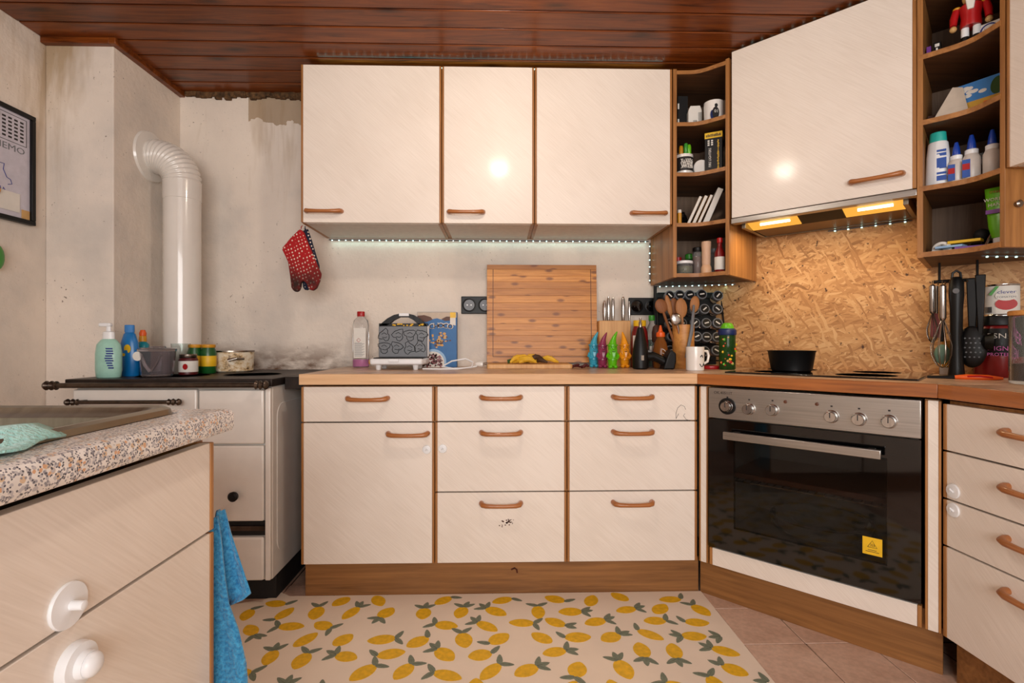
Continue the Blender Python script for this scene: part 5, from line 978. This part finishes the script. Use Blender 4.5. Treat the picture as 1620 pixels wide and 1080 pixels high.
t = bottle('salt_mill', 'pale peach salt mill on the lowest left shelf', 'grinder', (LP(1119,2.21),2.222,LZ[0]), [('base', [(.0215,0),(.0225,.003),(.0225,.026),(.018,.038)], plain('peach_plastic', (226,180,140), .45)), ('mill', [(.0172,.037),(.0185,.045),(.0195,.105),(.0205,.122),(.0205,.140),(.017,.142)], plain('peach_matt', (214,176,146), .55))])
bottle('pepper_jar', 'clear ribbed jar behind the salt mill', 'jar', (LP(1131,2.25),2.26,LZ[0]), [('jar', [(.018,0),(.020,.003),(.020,.09),(.016,.098)], M['clear']), ('lid', [(.018,.097),(.0195,.099),(.0195,.116)], M['grey'])])
t = bottle('vinegar_bottle', 'dark bottle with white label and red top by the shelf side', 'bottle', (LP(1139,2.17)+.004,2.182,LZ[0]), [('body', [(.019,0),(.021,.003),(.021,.085),(.010,.110),(.0095,.130)], M['darkred']), ('cap', [(.011,.128),(.012,.130),(.012,.148),(.010,.150)], M['red']), ('label', [(.0212,.012),(.0215,.013),(.0215,.066),(.0212,.067)], M['paper'])])
# ================================================================== RIGHT CORNER SHELF THINGS
RZ = [z+.0078 for z in SZ]
def RP(px, py, S): p = DG(px, py, S); return p.x, p.y
x, y = RP(1474,75,3.15); t = thing('purple_book', 'pair of small purple and black books standing on the top right shelf', 'book', (x,y,RZ[3]), radians(-45)); bx('cover', t, (-.014,-.002,0,.09,0,.045), M['purple'], .001); t2 = thing('black_book', 'small black book with white lettering on the top right shelf', 'book', (x+.0085,y-.0085,RZ[3]), radians(-45)); bx('cover', t2, (-.008,.012,0,.09,0,.052), M['black'], .001); MB().box(-.004,.008,-.0006,0,.036,.046).box(-.001,.004,-.0006,0,.010,.032).build('cover_print', M['paper'], t2); t['label'] = 'small purple book standing on the top right shelf'
x, y = RP(1536,40,3.125); nc = thing('nutcracker', 'red and white wooden nutcracker figure on the top right shelf', 'figurine', (x,y,RZ[3]), radians(-45)); nc.scale = (1.3,)*3
for s in (-1,1): MB().lathe([(.0085,0),(.009,.004),(.008,.022)], (s*.011,0,0), 14).build('boot', M['black'], nc); MB().lathe([(.0075,.022),(.008,.025),(.0078,.045)], (s*.011,0,0), 14).build('leg', M['white'], nc); MB().tube([(s*.027,0,.095),(s*.032,-.002,.075),(s*.033,-.006,.056)], [.008,.0085,.007], 10).build('arm', M['red'], nc); MB().ball((s*.033,-.007,.048), .0075).build('hand', M['tan'], nc)
MB().lathe([(.020,.044),(.021,.050),(.019,.070),(.023,.095),(.014,.104)], (0,0,0), 20).build('coat', M['red'], nc); MB().ball((0,0,.118), .017, .017, .019).build('head', M['tan'], nc); MB().prism([(-.010,.108),(.010,.108),(.006,.080),(-.006,.080)], -.024, -.015, 'y').build('beard', M['paper'], nc, bevel=.002); MB().lathe([(.018,.130),(.0185,.132),(.019,.165),(.012,.170)], (0,0,0), 18).build('hat', M['black'], nc)
for s in (-1,1): MB().ball((s*.026,0,.098), .009, .009, .005).build('epaulette', M['amber'], nc)
x, y = RP(1562,25,3.10); t = thing('greeting_card', 'white card with a blue ring leaning on the top right shelf', 'card', (x,y,RZ[3]), rot=(radians(-12),0,radians(-58))); bx('card', t, (-.028,.030,0,.0025,0,.052), M['paper'], 0); strokes(t, [[(.002+.019*cos(a),-.0004,.028+.019*sin(a)) for a in [k*.35 for k in range(15)]]], .0022, M['text_blue'], 'blue_ring'); strokes(t, [[(-.008+.004*k,-.0004,.024+.010*sin(k*2.1+j)) for k in range(6)] for j in (0,1.5)], .0009, M['purple'], 'script_print')
x, y = RP(1548,148,3.15); t = thing('postcard', 'postcard of a field, a tree and blue sky on the right shelf', 'postcard', (x,y,RZ[2]), rot=(radians(-10),0,radians(-62))); t.scale = (1.2,1,1.35); bx('sky', t, (-.050,.060,0,.002,.036,.086), M['skyblue'], 0); bx('field', t, (-.050,.060,0,.002,0,.036), M['field'], 0)
b = MB(); rnd = random.Random(8)
for i in range(12): b.ball((-.025+rnd.uniform(-.02,.03),-.0002,.062+rnd.uniform(-.012,.012)), .009, .0006, .005, 8, 5)
b.build('cloud_print', M['paper'], t); MB().ball((.035,-.0002,.058), .014, .0008, .022).build('tree_print', M['treegreen'], t); bx('orange_tag', t, (.012,.040,-.012,-.010,.0,.022), M['orange'], 0)
x, y = RP(1505,170,3.14); t = thing('envelope', 'cream folded card propped in front of the postcard', 'card', (x,y,RZ[2]), rot=(radians(-16),0,radians(-40))); MB().prism([(-.050,0),(.045,0),(.030,.110),(.004,.118)], 0, .003, 'y').build('card', M['cream'], t)
x, y = RP(1478,180,3.22); t = thing('small_box', 'small dark brown box at the left of the cream card', 'box', (x,y,RZ[2]), radians(-45)); bx('carton', t, (-.018,.030,0,.05,0,.045), M['choc'], .001); bx('pink_note', t, (-.012,.02,-.004,-.002,0,.030), M['cream'], 0)
x, y = RP(1484,282,3.17); t = bottle('lotion_tube', 'white bottle with turquoise cap and blue label', 'bottle', (x,y,RZ[1]), [('body', [(.028,0),(.031,.003),(.028,.09),(.024,.128),(.021,.132)], M['white']), ('cap', [(.0205,.131),(.021,.134),(.019,.158),(.016,.160)], M['cap_teal'])], radians(-45), sy=.7); t.scale = (1.12,1.12,1.18); b = MB()
for i, (z, h_) in enumerate(((.018,.014),(.036,.006),(.052,.03),(.10,.006),(.088,.008))): b.box(-.002,.021-.01*z,-.0218+z*.03,-.0195+z*.03,z,z+h_)
b.build('label_print', M['label_blue'], t)
for i, (px, S, s, lb) in enumerate(((1513,3.155,.92,'leftmost of the three glue bottles, beside the white lotion'),(1537,3.145,1.0,'middle one of the three glue bottles'),(1570,3.13,1.0,'rightmost of the three glue bottles, without a label'))):
    x, y = RP(px,270,S); t = bottle('glue_bottle', 'clear glue bottle with blue nozzle, '+lb, 'bottle', (x,y,RZ[1]), [('body', [(.019,0),(.021,.003),(.021,.070),(.015,.082)], plain('milky_plastic', (214,206,198), .35)), ('collar', [(.0145,.080),(.0155,.082),(.0155,.094),(.010,.097)], M['white']), ('nozzle', [(.0105,.096),(.011,.098),(.009,.118),(.0045,.138)], M['cap_blue'])], radians(-45), group='glue bottles'); t.scale = (s*1.1,)*3
    if i < 2: bx('label', t, (-.020,-.002,-.0208,-.0185,.012,.064), M['label_blue'], 0); bx('label_stripe', t, (-.0195,-.003,-.0213,-.0190,.034,.052), M['red'], 0)
for i, (px, hh, m, lb, S_) in enumerate(((1551,.110,'black','black paperback with red marks behind the glue bottles',3.25),(1564,.118,'choc','dark brown paperback behind the glue bottles',3.25),(1583,.125,'black','black book with white spine lettering beside the shelf side',3.14))):
    x, y = RP(px,270,S_); t = thing('paperback', lb, 'book', (x,y,RZ[1]), radians(-60)); bx('cover', t, (-.010,.008,0,.10,0,hh), M[m], .001); bx('spine_print', t, (-.004,.003,-.0006,0,.02,hh-.02), M['red' if i == 0 else 'tan'], 0) if i < 2 else text(t, 'STRONGER', .013, M['paper'], (-.001,-.0006,hh*.55), (pi/2,-pi/2,0))
x, y = RP(1585,365,3.125); t = thing('hand_cream', 'green hand cream tube with white cap standing on its head', 'tube', (x,y,RZ[0]), radians(-60)); t.scale = (1.2,1.2,1.25); MB().lathe([(.016,0),(.017,.002),(.017,.022)], (0,0,0), 18).build('cap', M['white'], t); MB().add([(r*cos(2*pi*k/20)*wx_, r*sin(2*pi*k/20)*wy_, z) for r, wx_, wy_, z in ((.019,1,1,.022),(.024,1.1,.9,.05),(.027,1.15,.55,.10),(.030,1.15,.10,.150)) for k in range(20)], [(i*20+k, i*20+(k+1) % 20, (i+1)*20+(k+1) % 20, (i+1)*20+k) for i in range(3) for k in range(20)]+[tuple(60+k for k in range(20))]).build('tube', M['lime'], t)
text(t, "O'KEEFFE'S", .0085, M['red'], (-.003,-.0085,.138), (pi/2-.28,0,0)); text(t, 'WORKING', .012, M['paper'], (-.003,-.0140,.118), (pi/2-.22,0,0)); text(t, 'HANDS', .012, M['paper'], (-.003,-.0170,.104), (pi/2-.2,0,0)); MB().box(-.026,.026,-.0225,-.018,.082,.092).build('blue_band', M['purple'], t)
x, y = RP(1490,382,3.16); t = thing('sticky_tape', 'white tape roll with loose end on the lowest right shelf', 'tape', (x,y,RZ[0]), radians(-45)); MB().lathe([(.024,0),(.026,.001),(.026,.018),(.019,.018),(.018,.0)], (0,0,.012), 24, 0, 'y').build('roll', M['paper'], t); MB().tube([(-.018,-.004,.006),(-.026,-.012,.004),(-.010,-.018,.003)], .004, 6).build('loose_end', M['paper'], t)
x, y = RP(1553,355,3.25); t = thing('black_puff', 'fuzzy black ball at the back of the lowest right shelf', 'ball', (x,y,RZ[0]+.055)); MB().ball((0,0,0), .022, .022, .022, 14, 10).build('ball', M['black_matt'], t); MB().box(-.02,.02,-.02,.02,-.055,-.02).build('stand', M['black'], t, bevel=.004)
x, y = RP(1527,372,3.17); t = thing('odds_and_ends', 'small pile of bags, clips and a yellow packet on the lowest right shelf', 'clutter', (x,y,RZ[0]), radians(-45)); t.scale = (1.25,1.2,1.7); rnd = random.Random(6)
MB().prism([(-.035,-.012),(.030,-.018),(.036,.012),(-.028,.018)], .016, .021).build('yellow_packet', M['yellow'], t); MB().prism([(-.060,-.020),(-.005,-.026),(.004,.006),(-.050,.010)], .008, .012).build('plastic_bag', M['lightblue'], t); MB().prism([(-.02,-.03),(.05,-.024),(.046,.01),(-.02,.006)], .001, .007).build('purple_wrapper', M['purple'], t); MB().tube([(.040,-.02,.006),(.056,-.014,.036)], .003, 6).build('metal_clip', M['chrome'], t); MB().ball((-.052,.012,.010), .018, .014, .010).build('dark_cloth', M['black_matt'], t)
